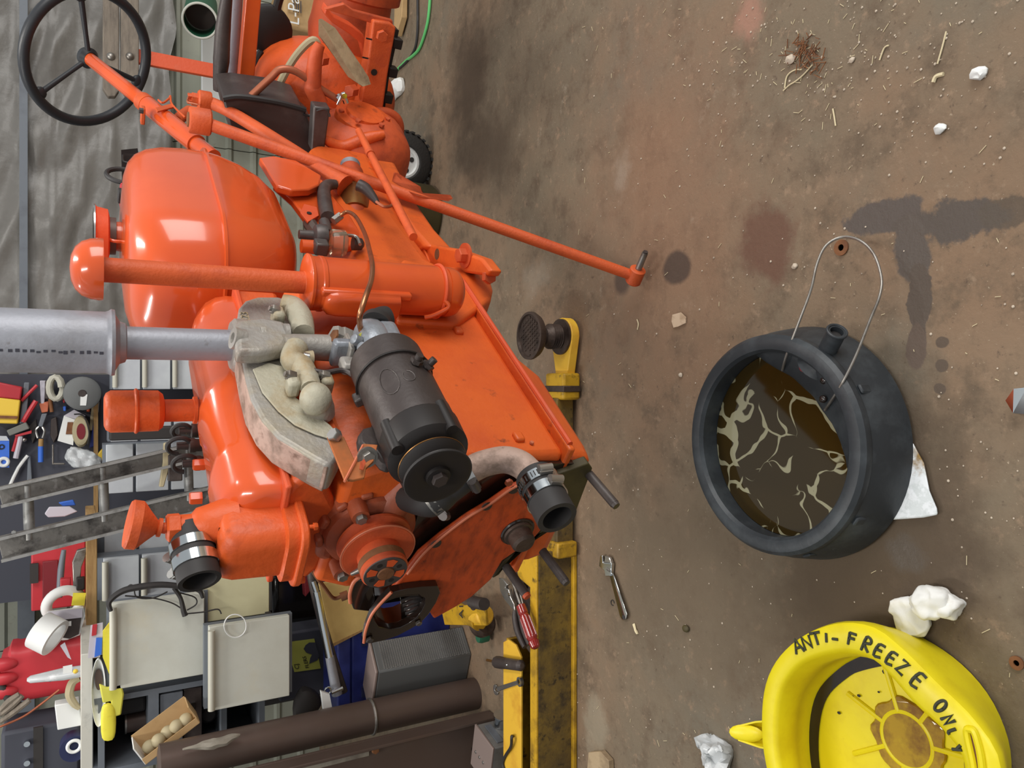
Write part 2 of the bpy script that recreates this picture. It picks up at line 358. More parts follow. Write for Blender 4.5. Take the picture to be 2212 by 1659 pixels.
# corrugated steel back wall: horizontal ribs, each sheet its own piece
wb = struct(MB().aab(-4.5, 4.5, 5.12, 5.2, 0, 3.0).build('wall_back', 'wall_dim', smooth=False))
ROOT['wall_back'] = wb.location.copy()
def sheet(x0, x1):
    pr = []; zz = 0.0
    while zz < 2.95:
        for dz, dy in ((0, 0), (.1, 0), (.115, -.018), (.135, -.018)): pr.append((dy, zz + dz))
        zz += .15
    ring = [[V((x, 5.10 + dy, z)) for dy, z in pr] + [V((x, 5.119, pr[-1][1])), V((x, 5.119, 0))] for x in (x0, x1)]
    MB().loft(ring).build('siding_panel', 'siding', wb, ang=20)
for k in range(9): sheet(-4.45 + k * .99, -4.45 + k * .99 + .984)
MB().aab(-4.4, 4.4, 5.02, 5.08, 1.62, 1.7).build('girt', 'shelf_grey', wb)
struct(MB().aab(-4.5, -4.4, -2.5, 5.2, 0, 3.0).build('wall_left', 'wall_dim', smooth=False))
# wrinkled plastic sheet hung over the upper back wall
def hang(name, mat, x0, x1, z0, z1, y, amp, label, cat):
    nx, nz_ = 80, 90; mb = MB(); vs = []
    for lay in (0, .006):
        for j in range(nz_ + 1):
            for i in range(nx + 1):
                x = x0 + (x1 - x0) * i / nx; z = z0 + (z1 - z0) * j / nz_
                if j == 0: z += .06 * noise.noise(V((x * 3, 0, 2)))
                d = amp * noise.noise(V((x * 2.2 + z * 1.5, z * 5.0, 1))) + amp * .5 * noise.noise(V((x * 5, z * 14 + x * 5, 3)))
                d = abs(d) + .007 * max(0, math.sin(z * 2 * math.pi / .15)) ** 4
                vs.append(V((x, y - d - lay, z)))
    n = (nx + 1) * (nz_ + 1); f = []
    for j in range(nz_):
        for i in range(nx):
            a = j * (nx + 1) + i; q = (a, a + 1, a + nx + 2, a + nx + 1); f.append(q); f.append(tuple(n + k for k in q[::-1]))
    for i in range(nx): f.append((i, n + i, n + i + 1, i + 1)); a = nz_ * (nx + 1) + i; f.append((a, a + 1, n + a + 1, n + a))
    return tag(mb.add(vs, f).build(name, mat, ang=80), label, cat)
hang('plastic_sheet', 'tarp', -.9, 3.6, .92, 2.6, 5.01, .05, 'grey translucent plastic sheeting hung in wrinkles over the back wall', 'sheet')
struct(MB().aab(-.9, 3.6, 4.93, 4.945, D(60, 0, 4.94).z, D(42, 0, 4.94).z).build('trim_1', 'shelf_grey'))
# ================================================================== BACKGROUND, left of the tractor
def R(x0, x1, y0, y1, d):
    xm = (x0 + x1) / 2; return D(xm, y1, d).x, D(xm, y0, d).x, D(x1, 829, d).z, D(x0, 829, d).z
def DB(x0, x1, y0, y1, d, dep):
    a, b, c, e = R(x0, x1, y0, y1, d); return MB().aab(a, b, d, d + dep, c, e)
def pts(d, *xy): return [D(a, b, d) for a, b in xy]
BK = V((0, 1, 0))
# --- drawer cabinets, receding to the right
def cabinet(y0, y1, d, rows, mat, label, depth=.5, top=0, pole=True, latch=False):
    a, b, c, e = R(rows[0][0], rows[-1][1], y0, y1, d)
    root = thing('drawer_cabinet', label, 'cabinet', ((a + b) / 2, d + depth / 2, 0), 'white drawer cabinets along the left wall')
    MB().aab(a + .004, b - .004, d + .03, d + depth, c - .012, max(e + .01, top)).build('cabinet_body', 'shelf_grey', root, smooth=False)
    yb = 3.655 if d < 3.3 else d + depth
    if d > 3.3: MB().aab(a + .01, b - .01, yb, yb + .03, 0, e).build('carcass', 'dark', root)
    if d < 3.3:
        for x in (a + .03, b - .03): MB().aab(x - .006, x + .006, d + depth, yb, c + .04, c + .06).build('slide_rail', 'dark', root)
    for x0, x1 in rows:
        _, _, z0, z1 = R(x0, x1, y0, y1, d)
        dr = MB().aab(a + .003, b - .003, d, d + .028, z0 + .004, z1 - .002).build('drawer', mat, root, bevel=.003, smooth=False)
        if pole: MB().tube([(a + .012, d - .016, z1 - .008), (b - .012, d - .016, z1 - .008)], .012, 10, sm=0).build('handle', 'handle_grey', dr)
        if latch:
            xm = a + (b - a) * .45
            MB().aab(xm - .003, xm + .003, d - .012, d, z0 + .015, z0 + .05).build('latch', 'dark', dr)
    return root
ZT = R(186, 210, 1130, 1425, 3.42)[2]
ta_, tb_ = D(400, 1560, 3.66).x, D(520, 1215, 3.66).x
t = thing('added_framework', 'added dark carcass behind the pulled-out white drawers', 'added_framework', ((ta_ + tb_) / 2, 3.68, 0)); MB().aab(ta_, tb_, 3.66, 3.70, 0, 1.28).build('back_panel', 'dark', t); MB().aab(ta_, ta_ + .03, 3.7, 3.74, 0, 1.28).build('upright', 'shelf_grey', t); MB().aab(tb_ - .03, tb_, 3.7, 3.74, 0, 1.28).build('upright', 'shelf_grey', t)  # added carcass for the drawers; its dark panel fills the black void
cabinet(1290, 1476, 2.98, [(238, 444)], 'enamel', 'wide white drawer cabinet with wire tangle hung on its face, nearest the brown posts', .06)
cabinet(1340, 1522, 2.86, [(450, 628)], 'enamel', 'white drawer unit pulled forward below the widest white front, clear ring on it', .06)
cabinet(1228, 1337, 3.02, [(432, 584)], 'cream', 'cream yellowish drawer front beside the black outlet hose', .08, pole=False)
cabinet(1196, 1289, 3.38, [(222, 303), (306, 392), (395, 430)], 'enamel_cool', 'white drawer cabinet directly behind the clamped outlet hose', .14, ZT)
cabinet(1102, 1194, 3.56, [(224, 297), (300, 386), (389, 470)], 'enamel_cool', 'white drawer cabinet behind the round orange knob on the engine', .05, ZT, pole=False, latch=True)
cabinet(955, 1060, 3.8, [(228, 290), (293, 366), (369, 500)], 'enamel_cool', 'white drawer cabinet standing behind the leaning ladder', .15, pole=False)
cabinet(884, 952, 3.98, [(238, 300), (303, 372), (375, 500)], 'enamel_cool', 'shaded white drawer cabinet behind the oil filler canister', .15, pole=False)
cabinet(770, 842, 4.15, [(244, 305), (308, 370), (373, 480)], 'enamel_cool', 'farthest white drawer cabinet, seen between grey pipe and canister', .2)
# tangle of black wire hung over the widest drawer front
t = thing('wire_harness', 'black taped wire harness with loose strands draped on the widest white drawer', 'wire', D(330, 1370, 2.95))
MB().tube(pts(2.93, (240, 1320), (236, 1300), (262, 1278), (300, 1268), (350, 1263), (400, 1268), (430, 1275), (438, 1292)), [.006, .009, .011, .012, .011, .01, .009, .005], 8).build('cable_bundle', 'rubber', t)
MB().tube(pts(2.95, (376, 1270), (390, 1292), (396, 1318), (400, 1330)), [.008, .007, .009, .01], 8).build('cable_branch', 'rubber', t)
for q in ([(270, 1287), (330, 1292), (370, 1302), (394, 1316)], [(290, 1272), (296, 1290), (330, 1292), (362, 1278)], [(386, 1280), (420, 1290), (424, 1305), (404, 1318)], [(400, 1326), (440, 1322), (470, 1316), (478, 1326)], [(266, 1280), (280, 1264), (290, 1266)]):
    MB().tube(pts(2.955, *q), .0026, 6).build('wire', 'rubber', t)
tag(MB().tube([D(508 + 24 * math.cos(a), 1352 + 25 * math.sin(a), 2.848) for a in [k * math.pi / 12 for k in range(24)]], .0022, 6, True, 0).build('plastic_ring', 'white'), 'thin clear plastic ring stuck on the pulled-out white drawer', 'ring')
# --- grey steel shelving left of the widest drawer
t = thing('steel_shelving', 'grey steel shelving full of dark odds and ends beside the widest drawer', 'shelf', (D(360, 1550, 3.0).x, 3.2, 0))
a, b, c, e = R(215, 560, 1478, 1640, 3.02)
e = R(174, 201, 1412, 1700, 3.06)[2]; zb_ = R(560, 572, 0, 1, 3.02)[2]
for x in (a, b - .02): MB().aab(x, x + .02, 3.02, 3.5, zb_, e).build('side_panel', 'shelf_grey', t)
for x in (a, b - .02): MB().aab(x, x + .02, 3.47, 3.5, 0, zb_).build('leg', 'shelf_grey', t)
MB().aab(a, b, 3.49, 3.5, zb_, e).build('back_panel', 'dark', t)
for x0, x1 in ((212, 226), (320, 343), (478, 490), (560, 572)):
    _, _, z0, z1 = R(x0, x1, 0, 1, 3.02); MB().aab(a + .02, b - .02, 3.02, 3.49, z0, z1).build('shelf_board', 'shelf_grey', t)
_, _, z0, z1 = R(346, 396, 0, 1, 3.02); pn = MB().aab(a + .03, b - .03, 3.03, 3.05, z0, z1).build('drawer', 'shelf_grey', t, bevel=.003)
_, _, z0, z1 = R(398, 438, 0, 1, 3.02); pn = MB().aab(a + .03, b - .03, 3.04, 3.06, z0, z1).build('drawer', 'gen_black', t, bevel=.003)
MB().aab((a + b) / 2 + .03, (a + b) / 2 + .055, 3.03, 3.04, (z0 + z1) / 2 - .008, (z0 + z1) / 2 + .008).build('handle', 'chrome', pn)
for nm, q, d, dep, mt, lb, ct in (('storage_bin', (232, 318, 1508, 1545), 3.1, .2, 'dark', 'black plastic bin on upper steel shelf, behind the yellow glove', 'bin'),
                                  ('folded_bag', (262, 318, 1484, 1506), 3.12, .2, 'grey_face', 'grey folded bag on upper steel shelf, next to drawer edge', 'bag'),
                                  ('paint_can', (275, 318, 1550, 1592), 3.1, .2, 'post_brown', 'dark can on upper steel shelf, farthest from the drawers', 'can'),
                                  ('coil_spool', (446, 476, 1530, 1556), 3.1, .15, 'dark', 'dark round spool on the lower steel shelf', 'spool'),
                                  ('tin_box', (440, 476, 1500, 1524), 3.1, .15, 'grey_face', 'small grey tin on lower steel shelf', 'tin')):
    a, b, c, e = R(*q, d); _, _, c, _ = R(q[1], q[1] + 2, 0, 1, 3.02) if q[1] < 400 else (0, 0, R(478, 480, 0, 1, 3.02)[3], 0)
    c = R(320, 321, 0, 1, 3.02)[3] if q[1] < 400 else R(478, 479, 0, 1, 3.02)[3]
    if nm == 'paint_can':
        rt = thing(nm, lb, ct, ((a + b) / 2, d + .06, c)); MB().lathe(((a + b) / 2, d + .06, c), up, [(0, (b - a) / 2), (e - c, (b - a) / 2)]).build('can_body', mt, rt); MB().lathe(((a + b) / 2, d + .06, e), up, [(0, (b - a) / 2 + .003), (.006, (b - a) / 2 + .003), (.006, (b - a) / 2 - .004)]).build('rim', 'steel_worn', rt)
    elif nm == 'coil_spool':
        tag(MB().lathe(((a + b) / 2, d, c + (b - a) / 2 + .01), BK, [(0, (b - a) / 2), (.01, (b - a) / 2 + .01), (.012, .03), (dep - .012, .03), (dep - .01, (b - a) / 2 + .01), (dep, (b - a) / 2)]).build(nm, mt), lb, ct)
    else: tag(MB().aab(a, b, d, d + dep, c, e).jit(.004, 9).build(nm, mt, bevel=.012), lb, ct)
# cardboard box with loose stuff, tilted, in front of the shelving
t = thing('cardboard_box', 'open cardboard parts box lying tilted before the steel shelving', 'box', D(400, 1580, 2.93))
o = D(420, 1540, 2.9); p2 = D(305, 1628, 2.9); ax = (p2 - o).normalized(); nx = V((ax.z, 0, -ax.x)); 
if nx.z < 0: nx = -nx
Ln = (p2 - o).length; q0 = o - nx * .02
MB().box(q0 + ax * Ln / 2, Ln, .10, .004, ax, BK, nx).build('bottom', 'kraft', t)
for dy, hh in ((-.05, .022), (.05, .075)): MB().box(q0 + ax * Ln / 2 + BK * dy + nx * hh / 2, Ln, .004, hh, ax, BK, nx).build('side', 'kraft', t)
for k in (0, Ln): MB().box(q0 + ax * k + nx * .035, .004, .10, .07, ax, BK, nx).build('end', 'kraft' if k == 0 else 'white', t)
for k in range(5): tag(MB().ell(q0 + ax * (Ln * (.16 + k * .17)) + nx * (.024 + .004 * (k % 2)) + BK * random.uniform(-.02, .01), ax * .024, BK * .024, nx * .022, 12, 8).build('plastic_fitting', 'tan'), ('tan round fitting in the tilted parts box, ' + ['nearest the plain end flap', 'next to the one at the plain flap', 'in the middle of the row', 'next to the one at the white flap', 'nearest the white end flap'][k]), 'fitting', 'fittings in the cardboard box')
# --- brown steel posts, floor to beyond the frame
for (xa, xb, nm, mt, lb) in ((D(800, 1600, 2.72).x, D(800, 1528, 2.72).x, 'steel_column', 'post_brown', 'dark brown chipped steel column standing next to the grey ribbed case'),):
    rt = thing(nm, lb, 'post', ((xa + xb) / 2, 2.78, 0)); MB().lathe(((xa + xb) / 2, 2.78, 0), up, [(0, (xb - xa) / 2), (1.17, (xb - xa) / 2), (1.175, (xb - xa) / 2 - .02)], 32).build('column_tube', mt, rt)
    MB().torus(((xa + xb) / 2, 2.78, .44), up, (xb - xa) / 2, .006, 40, 8).build('weld_band', 'steel_worn', rt)
xr = D(800, 1604, 2.62).x; xl = xr - .35
rt = thing('steel_channel', 'brown steel channel with pale worn lip, nearest to the frame edge', 'post', ((xl + xr) / 2, 2.66, 0))
MB().aab(xl, xr, 2.64, 2.655, 0, 1.17).build('web', 'post_brown', rt, bevel=.003)
MB().aab(xr - .012, xr, 2.58, 2.64, 0, 1.17).build('flange', 'post_brown', rt, bevel=.003)
MB().aab(xr - .05, xr - .012, 2.625, 2.64, .5, 1.15).build('worn_strip', 'post_worn', rt, bevel=.002)
MB().hexb((xr - .09, 2.64, .05), (0, -1, 0), .012, .012).build('bolt', 'steel', rt); MB().lathe((xr - .13, 2.64, .075), (0, -1, 0), [(0, .012), (.001, .012)]).build('hole', 'black', rt)
MB().hexb((xr - .03, 2.625, .48), (0, -1, 0), .014, .014).build('bolt', 'rust', rt)
tag(MB().tube(pts(2.70, (396, 1618), (430, 1612), (462, 1606), (500, 1594), (520, 1588)), [.003, .01, .02, .012, .003], 8).jit(.006, 30).build('rag', 'post_worn'), 'pale frayed rag caught between the column and the channel', 'rag')
# --- grey ribbed case on the floor
t = thing('ribbed_case', 'grey metal case with fine ribbed mesh top on the floor', 'case', Z(1015, 1440))
RC = Z(1019, 1413); RR = Z(1000, 1352); RL_ = Z(1003, 1500); ztop = D(811, 1440, RC.y).z; RB = RR + RL_ - RC
MB().prism([RC, RR, RB, RL_], up * (ztop - .012)).build('case_body', 'grey_face', t, bevel=.006)
cq = (RC + RB) / 2; MB().prism([cq + (q - cq) * 1.02 + up * (ztop - .012) for q in (RC, RR, RB, RL_)], up * .012).build('lid_rim', 'pinkish_grey', t, bevel=.004)
rm = MB(); rx_ = (RR - RC); rl = rx_.length; rx_.normalize(); rn = rx_.cross(up)
if rn.y > 0: rn = -rn
rows_, cols_ = 40, 22
for k in range(rows_):
    for q in range(cols_):
        p = RC + rx_ * (rl * (.06 + .9 * (q + (k % 2) * .5) / cols_)) + up * (.02 + (ztop - .05) * k / rows_) + rn * .001; rm.box(p, rl * .62 / cols_, .003, (ztop - .05) * .6 / rows_, rx_, rn, up)
o = rm.build('mesh_face', 'grey_box', t, smooth=False); o['kind'] = 'stuff'
# --- blue toolbox, plywood sheet, chrome bar, pliers pack
TC0 = Z(985, 1432) ; a, b, c, e = R(728, 800, 1344, 1540, 3.02)
t = thing('blue_toolbox', 'blue scuffed steel toolbox behind the grey ribbed case', 'toolbox', ((a + b) / 2, 3.1, 0))
MB().aab(a, b, 3.02, 3.22, 0, e - .06).build('box_body', 'blue', t, bevel=.008)
MB().aab(a - .004, b + .004, 3.015, 3.225, e - .058, e).build('lid', 'blue', t, bevel=.008)
MB().aab(a + .06, a + .1, 3.005, 3.02, e - .16, e - .10).build('latch', 'blue_dark', t); MB().aab(b - .1, b - .06, 3.005, 3.02, e - .16, e - .10).build('latch', 'blue_dark', t)
t = thing('plywood_sheet', 'pale plywood board leaning behind the black mounting flange', 'board', D(800, 1330, 3.02))
q = pts(3.0, (690, 1262), (800, 1240), (800, 1352), (716, 1392)); MB().prism(q, V((0, .02, 0))).build('board', 'ply', t, bevel=.001)
MB().prism(pts(2.998, (716, 1392), (800, 1352), (806, 1352), (720, 1397)), V((0, .024, 0))).build('edge_band', 'wood', t)
t = thing('pry_bar', 'chrome jack handle with black grip standing against the blue toolbox', 'bar', D(745, 1500, 2.9))
MB().cyl(D(676, 1255, 2.9), D(684, 1280, 2.9), .010).build('collar', 'chrome', t)
MB().cyl(D(684, 1278, 2.9), D(712, 1420, 2.89), .014, .016).build('bar', 'chrome', t)
MB().tube(pts(2.93, (682, 1190), (672, 1235), (690, 1320), (712, 1400), (742, 1495)), .017, 10).build('grip', 'gen_black', t)
MB().cyl(D(712, 1418, 2.89), D(728, 1500, 2.89), .017, .02).build('socket', 'silver', t)
MB().torus(D(708, 1492, 2.87), BK, .012, .004, 20, 8).build('ring', 'chrome', t)
MB().cyl(D(716, 1496, 2.87), D(740, 1486, 2.87), .008).build('cross_pin', 'chrome', t)
a, b, c, e = R(604, 700, 1362, 1508, 3.28)
t = thing('tool_case', 'dark blue-grey tool case with a yellow-green picture label', 'case', ((a + b) / 2, 3.35, 0)); MB().aab(a, b, 3.28, 3.42, 0, e).build('case_body', 'dark_blue', t, bevel=.01)
lq = pts(3.276, (617, 1388), (679, 1380), (693, 1444), (636, 1452)); lb = MB().prism(lq, V((0, .003, 0))).build('label', 'label', t)
lb['label'] = 'yellow-green printed label'
xd = (lq[0] - lq[3]).normalized(); yd = (lq[3] - lq[2]).normalized()
text('lettering', 'FLERS', lq[2] + (lq[3] - lq[2]) * .42 + xd * .01 - BK * .001, xd, yd, .022, 'ink_black', lb); text('lettering', 'CJ', lq[2] + (lq[3] - lq[2]) * .78 + xd * .012 - BK * .001, xd, yd, .026, 'ink', lb)
MB().prism(pts(3.2735, (668, 1388), (660, 1394), (656, 1402), (662, 1410), (674, 1414), (670, 1422), (668, 1434), (686, 1426), (690, 1416), (684, 1400), (682, 1388)), V((0, .001, 0))).build('printed_figure', 'dark_blue', lb)
tag(MB().ell(D(660, 1520, 3.04), (.07, 0, 0), (0, .05, 0), (0, 0, .06), 12, 8).jit(.015, 12).build('black_bag', 'dark'), 'crumpled black bag at the foot of the tool case by the posts', 'bag')
tag(MB().prism(pts(2.84, (694, 1494), (700, 1540), (720, 1542), (712, 1500)), V((0, .02, 0))).build('plaster_chunk', 'white'), 'pale chunk of board beside the blue toolbox end', 'board')
a, b, c, e = R(590, 700, 1215, 1350, 3.48)
tag(MB().aab(a, b, 3.48, 3.6, 0, e).jit(.02, 6).build('trash_bag', 'black_gloss', bevel=.03), 'shiny black bag in the gap under the cream drawer', 'bag')
t = thing('red_floor_jack', 'dark red frame with blue base behind the plywood board', 'frame', D(700, 1225, 3.25)); MB().prism(pts(3.2, (655, 1225), (700, 1205), (790, 1200), (790, 1215), (700, 1240), (660, 1290)), V((0, .05, 0))).build('frame', 'red_deep', t, bevel=.004); MB().prism(pts(3.22, (680, 1244), (722, 1236), (726, 1252), (688, 1268)), V((0, .1, 0))).build('base', 'blue_dark', t, bevel=.004)
# --- wooden counter and steel shelf beam with things on top
def counter(name, y0, y1, x0, x1, d, dep, mat, label):
    a, b, c, e = R(x0, x1, y0, y1, d); rt = thing(name, label, 'counter', ((a + b) / 2, d + dep / 2, 0))
    MB().aab(a, b, d, d + dep, c, e).build('top', mat, rt, bevel=.003)
    return a, b, c, e
_, _, _, ZC = counter('wooden_counter', 1130, 1425, 186, 210, 3.42, .5, 'wood', 'narrow wooden counter over the white drawers holding packages')
_, _, _, ZS = counter('shelf_beam', 1412, 1700, 174, 201, 3.06, .45, 'shelf_beige', 'beige steel shelf edge at frame edge above the grey shelving')
def on(q, d, dep, base): a, b, c, e = R(*q, d); return a, b, base, e
# red cabinet body on the counter
a, b, c, e = on((68, 186, 1165, 1310), 3.75, .12, ZC)
t = thing('red_tool_chest', 'pale red metal chest standing on the wooden counter', 'chest', ((a + b) / 2, 3.8, ZC)); MB().aab(a, b, 3.72, 3.9, ZC, e).build('chest_body', 'red', t, bevel=.006)
MB().aab(a + .05, b - .08, 3.71, 3.72, ZC + .10, e - .04).build('door_panel', 'red_deep', t, bevel=.003); MB().aab(a + .12, a + .2, 3.70, 3.715, ZC + .17, ZC + .2).build('handle', 'dark', t)
tag(MB().tube(pts(3.6, (128, 1290), (132, 1230), (138, 1188)), [.012, .013, .009], 10).build('grey_rod', 'shelf_grey'), 'blue-grey rod standing before the red chest', 'rod')
tag(MB().prism(pts(3.5, (158, 1270), (156, 1215), (166, 1190), (188, 1184), (184, 1205), (176, 1225), (172, 1275)), V((0, .03, 0))).build('saw_blade', 'steel_worn', bevel=.003), 'worn pale metal blade with teeth on the wooden counter', 'blade')
tag(MB().box(D(174, 1260, 3.49), .05, .03, .03).build('black_clip', 'black', bevel=.004), 'black toothed clip beside the pale blade on the counter', 'clip')
tag(MB().prism(pts(3.55, (130, 1252), (153, 1250), (152, 1278), (130, 1278)), V((0, .04, 0))).build('red_tin', 'red', bevel=.003), 'small bright red tin in front of the red chest', 'tin')
# packages: bag with roll, card in clear pack, tape roll
t = thing('tape_bag', 'clear bag with a white coil and yellow tag on the counter', 'bag', D(186, 1300, 3.46))
MB().torus(D(138, 1305, 3.5), V((.3, 1, .2)), .06, .02, 30, 10).build('coil', 'white', t); MB().prism(pts(3.45, (158, 1281), (186, 1281), (182, 1308), (154, 1308)), V((0, .004, 0))).build('tag', 'yellow_gl', t)
t = thing('hardware_pack', 'clear hang pack with dark card and red stripe on the counter', 'package', D(186, 1345, 3.42))
MB().prism(pts(3.4, (102, 1322), (180, 1312), (184, 1330), (172, 1372), (140, 1384), (102, 1378)), V((0, .012, 0))).build('backing', 'white', t)
MB().prism(pts(3.395, (104, 1344), (176, 1330), (170, 1370), (150, 1380), (104, 1372)), V((0, .003, 0))).build('card', 'gen_black', t); MB().prism(pts(3.39, (104, 1322), (178, 1314), (178, 1334), (104, 1342)), V((0, .003, 0))).build('header', 'lilac', t)
MB().prism(pts(3.39, (116, 1358), (126, 1356), (126, 1378), (116, 1378)), V((0, .003, 0))).build('stripe', 'red', t); MB().prism(pts(3.39, (140, 1344), (154, 1342), (154, 1352), (140, 1353)), V((0, .003, 0))).build('print', 'white', t)
t = thing('tape_roll', 'white roll of tape leaning in front of the red fuel can', 'roll', D(145, 1370, 3.36)); MB().pipe(D(84, 1360, 3.33), D(120, 1378, 3.30), .068, .052, 32).build('roll', 'white', t)
tag(MB().prism(pts(3.3, (130, 1395), (140, 1388), (154, 1425), (146, 1420)), V((0, .004, 0))).build('paper_strip', 'lilac'), 'thin translucent strip hanging from the tape roll', 'strip')
# red fuel can behind shelf
a, b, c, e = on((4, 176, 1386, 1502), 3.42, .2, ZS)
t = thing('fuel_can', 'red plastic fuel can with moulded ribs on the steel shelf', 'can', ((a + b) / 2, 3.45, ZS))
MB().loft([[V(((a + b) / 2 + x * k, 3.45 + y, z)) for x, y in rrect(b - a, .16, .04)] for z, k in ((ZS, 1.0), (ZS + .17, 1.03), (ZS + .2, 1.0), (ZS + .21, 1.04), (ZS + .225, 1.04), (ZS + .23, .95), (e - .02, .8), (e, .7))]).build('can_body', 'red', t, ang=30)
for k in range(3): MB().ell((a + (b - a) * (.25 + k * .25), 3.375, ZS + .25), (.025, 0, 0), (0, .03, 0), (0, 0, .05), 12, 8).build('rib', 'red', t)
MB().tube([(a - .02, 3.4, e - .06), (a + .02, 3.36, e - .03), (a + .08, 3.37, e)], .014, 10).build('spout', 'dark', t)
t = thing('squeeze_bottle', 'clear bagged part with pale label standing on shelf before the fuel can', 'bottle', D(175, 1450, 3.08)); MB().lathe(D(174, 1450, 3.1), V((0, 0, 1)), [(0, .035), (.05, .038), (.1, .03), (.15, .022), (.16, .01)], 20, sy=.5).build('bottle_body', 'film', t); MB().prism(pts(3.07, (136, 1440), (156, 1436), (156, 1462), (136, 1462)), V((0, .003, 0))).build('label_patch', 'white', t); MB().ball(D(163, 1450, 3.07), .008).build('cap', 'yellow', t)
tag(MB().tube([D(85, 1468, 3.12), D(92, 1466, 3.1), D(110, 1468, 3.12)], .008, 8).build('metal_clip', 'chrome'), 'shiny metal clip lying at the top of the bagged part', 'clip')
tag(MB().box(D(148, 1540, 3.14), .09, .05, .075, V((1, 0, .1))).build('white_carton', 'white', bevel=.003), 'small white carton standing on the beige shelf', 'box')
tag(MB().tube(pts(3.1, (172, 1465), (156, 1475), (150, 1500), (160, 1520), (172, 1530)), [.012, .014, .014, .012, .008], 8).build('grey_hose', 'tan'), 'grey-brown bent hose lying on the beige shelf', 'hose')
t = thing('blue_spool', 'dark blue reel with white ring on the beige shelf', 'spool', D(172, 1610, 3.12)); MB().lathe(D(160, 1618, 3.1), BK, [(0, .045), (.06, .045)], 24).build('reel', 'blue_dark', t); MB().torus(D(160, 1612, 3.09), BK, .02, .006, 24, 8).build('ring', 'white', t)
t = thing('battery_charger', 'dark blue-grey charger box with small knobs behind the shelf', 'box', D(172, 1620, 3.35)); a, b, c, e = on((2, 174, 1568, 1700), 3.3, .1, ZS); MB().aab(a, b, 3.3, 3.48, ZS, e).build('housing', 'dark_blue', t, bevel=.012)
MB().aab(a, b, 3.29, 3.3, ZS + .12, ZS + .15).build('trim_strip', 'dark', t)
for k in range(3): MB().cyl((b - .05 - k * .07, 3.3, e - .08), (b - .05 - k * .07, 3.28, e - .08), .01).build('knob', 'chrome', t)
for k, q in enumerate(([(0, 1535), (20, 1515), (42, 1500)], [(0, 1545), (25, 1525), (48, 1503)], [(0, 1560), (30, 1538), (64, 1512)])): tag(MB().tube(pts(3.2, *q), [.008, .012, .01], 8).build('wood_stick', 'wood_grey'), ['upper', 'middle', 'lowest'][k] + ' grey weathered stick of the bundle at the frame corner', 'stick', 'weathered sticks')
tag(MB().tube(pts(3.22, (0, 1570), (50, 1548), (90, 1520), (128, 1490)), .004, 6).build('copper_wire', 'copper_dull'), 'long coppery wire sloping over the dark corner', 'wire')
# things lying before the shelf beam
t = thing('oval_dish', 'white oval plastic dish leaning on the beige shelf edge', 'dish', D(215, 1495, 3.02)); 
mb = MB(); c0 = D(213, 1496, 3.0); u_ = (D(213, 1420, 3.0) - D(213, 1570, 3.0)) / 2; v_ = (D(198, 1496, 3.0) - D(230, 1496, 3.0)) / 2
R_ = lambda k, y: [c0 + u_ * k * math.cos(2 * math.pi * i / 32) + v_ * k * math.sin(2 * math.pi * i / 32) + BK * y for i in range(32)]
mb.loft([R_(.7, .03), R_(1, 0), R_(.97, -.004), R_(.62, .024)]).build('dish', 'white', t); c1 = c0 + u_ * .35; MB().loft([[c1 + u_ * .3 * math.cos(2 * math.pi * i / 20) * k + v_ * .5 * math.sin(2 * math.pi * i / 20) * k + BK * y for i in range(20)] for k, y in ((1, .014), (1, .006))]).build('dark_insert', 'post_brown', t)
tag(MB().ell(D(234, 1560, 2.985), u_ * .55, BK * .012, v_ * 1.1, 18, 8, .7).jit(.004, 20).build('yellow_sponge', 'yellow_gl'), 'bright yellow sponge hanging below the white oval dish', 'sponge')
tag(MB().prism(pts(2.98, (214, 1478), (232, 1486), (262, 1476), (268, 1500), (262, 1545), (240, 1552), (240, 1515), (222, 1520)), V((0, .014, 0))).build('work_glove', 'lemon', bevel=.005), 'yellow-brown work glove hanging over the grey shelving', 'glove')
t = thing('marker_pack', 'small hang pack with blue band under the wooden counter', 'package', D(222, 1385, 3.0)); MB().prism(pts(2.97, (196, 1352), (222, 1346), (222, 1372), (216, 1420), (190, 1422)), V((0, .01, 0))).build('card', 'lilac', t); MB().prism(pts(2.965, (208, 1378), (221, 1378), (219, 1414), (204, 1420)), V((0, .004, 0))).build('blue_band', 'blue_bright', t); MB().prism(pts(2.965, (200, 1350), (210, 1348), (208, 1372), (198, 1374)), V((0, .004, 0))).build('red_print', 'red', t)
tag(MB().prism(pts(2.96, (222, 1364), (240, 1340), (242, 1352), (238, 1462), (222, 1420)), V((0, .008, 0))).build('yellow_card', 'yellow_gl'), 'pale yellow card pack tucked beside the widest drawer handle', 'package')
# --- dark pegboard with hanging tools behind the ladder
a, b, c, e = R(-40, 420, 830, 1175, 4.45)
pb = thing('pegboard', 'dark pegboard panel behind the ladder, covered in hand tools', 'board', ((a + b) / 2, 4.5, 0)); MB().aab(a - .25, b + .05, 4.45, 4.5, 0, 2.0).build('panel', 'dark_blue', pb)
a2, b2, c2, e2 = R(206, 216, 830, 1175, 4.44); MB().aab(a - .1, b, 4.40, 4.45, D(202, 900, 4.42).z - .02, D(202, 900, 4.42).z).build('ledge', 'wood', pb)
PD = 4.42
def peg(name, q, mat, label, cat, th=.02, d=PD): return tag(MB().prism(pts(d, *q), V((0, th, 0))).build(name, mat, bevel=.004), label, cat)
t = thing('sander_block', 'red and yellow block hanging high at the frame edge', 'block', D(40, 870, PD)); MB().prism(pts(PD - .06, (-20, 822), (48, 836), (44, 864), (-20, 856)), V((0, .09, 0))).build('red_half', 'red', t, bevel=.006); MB().prism(pts(PD - .06, (-20, 857), (44, 864), (38, 916), (-20, 914)), V((0, .09, 0))).build('yellow_half', 'yellow', t, bevel=.006)
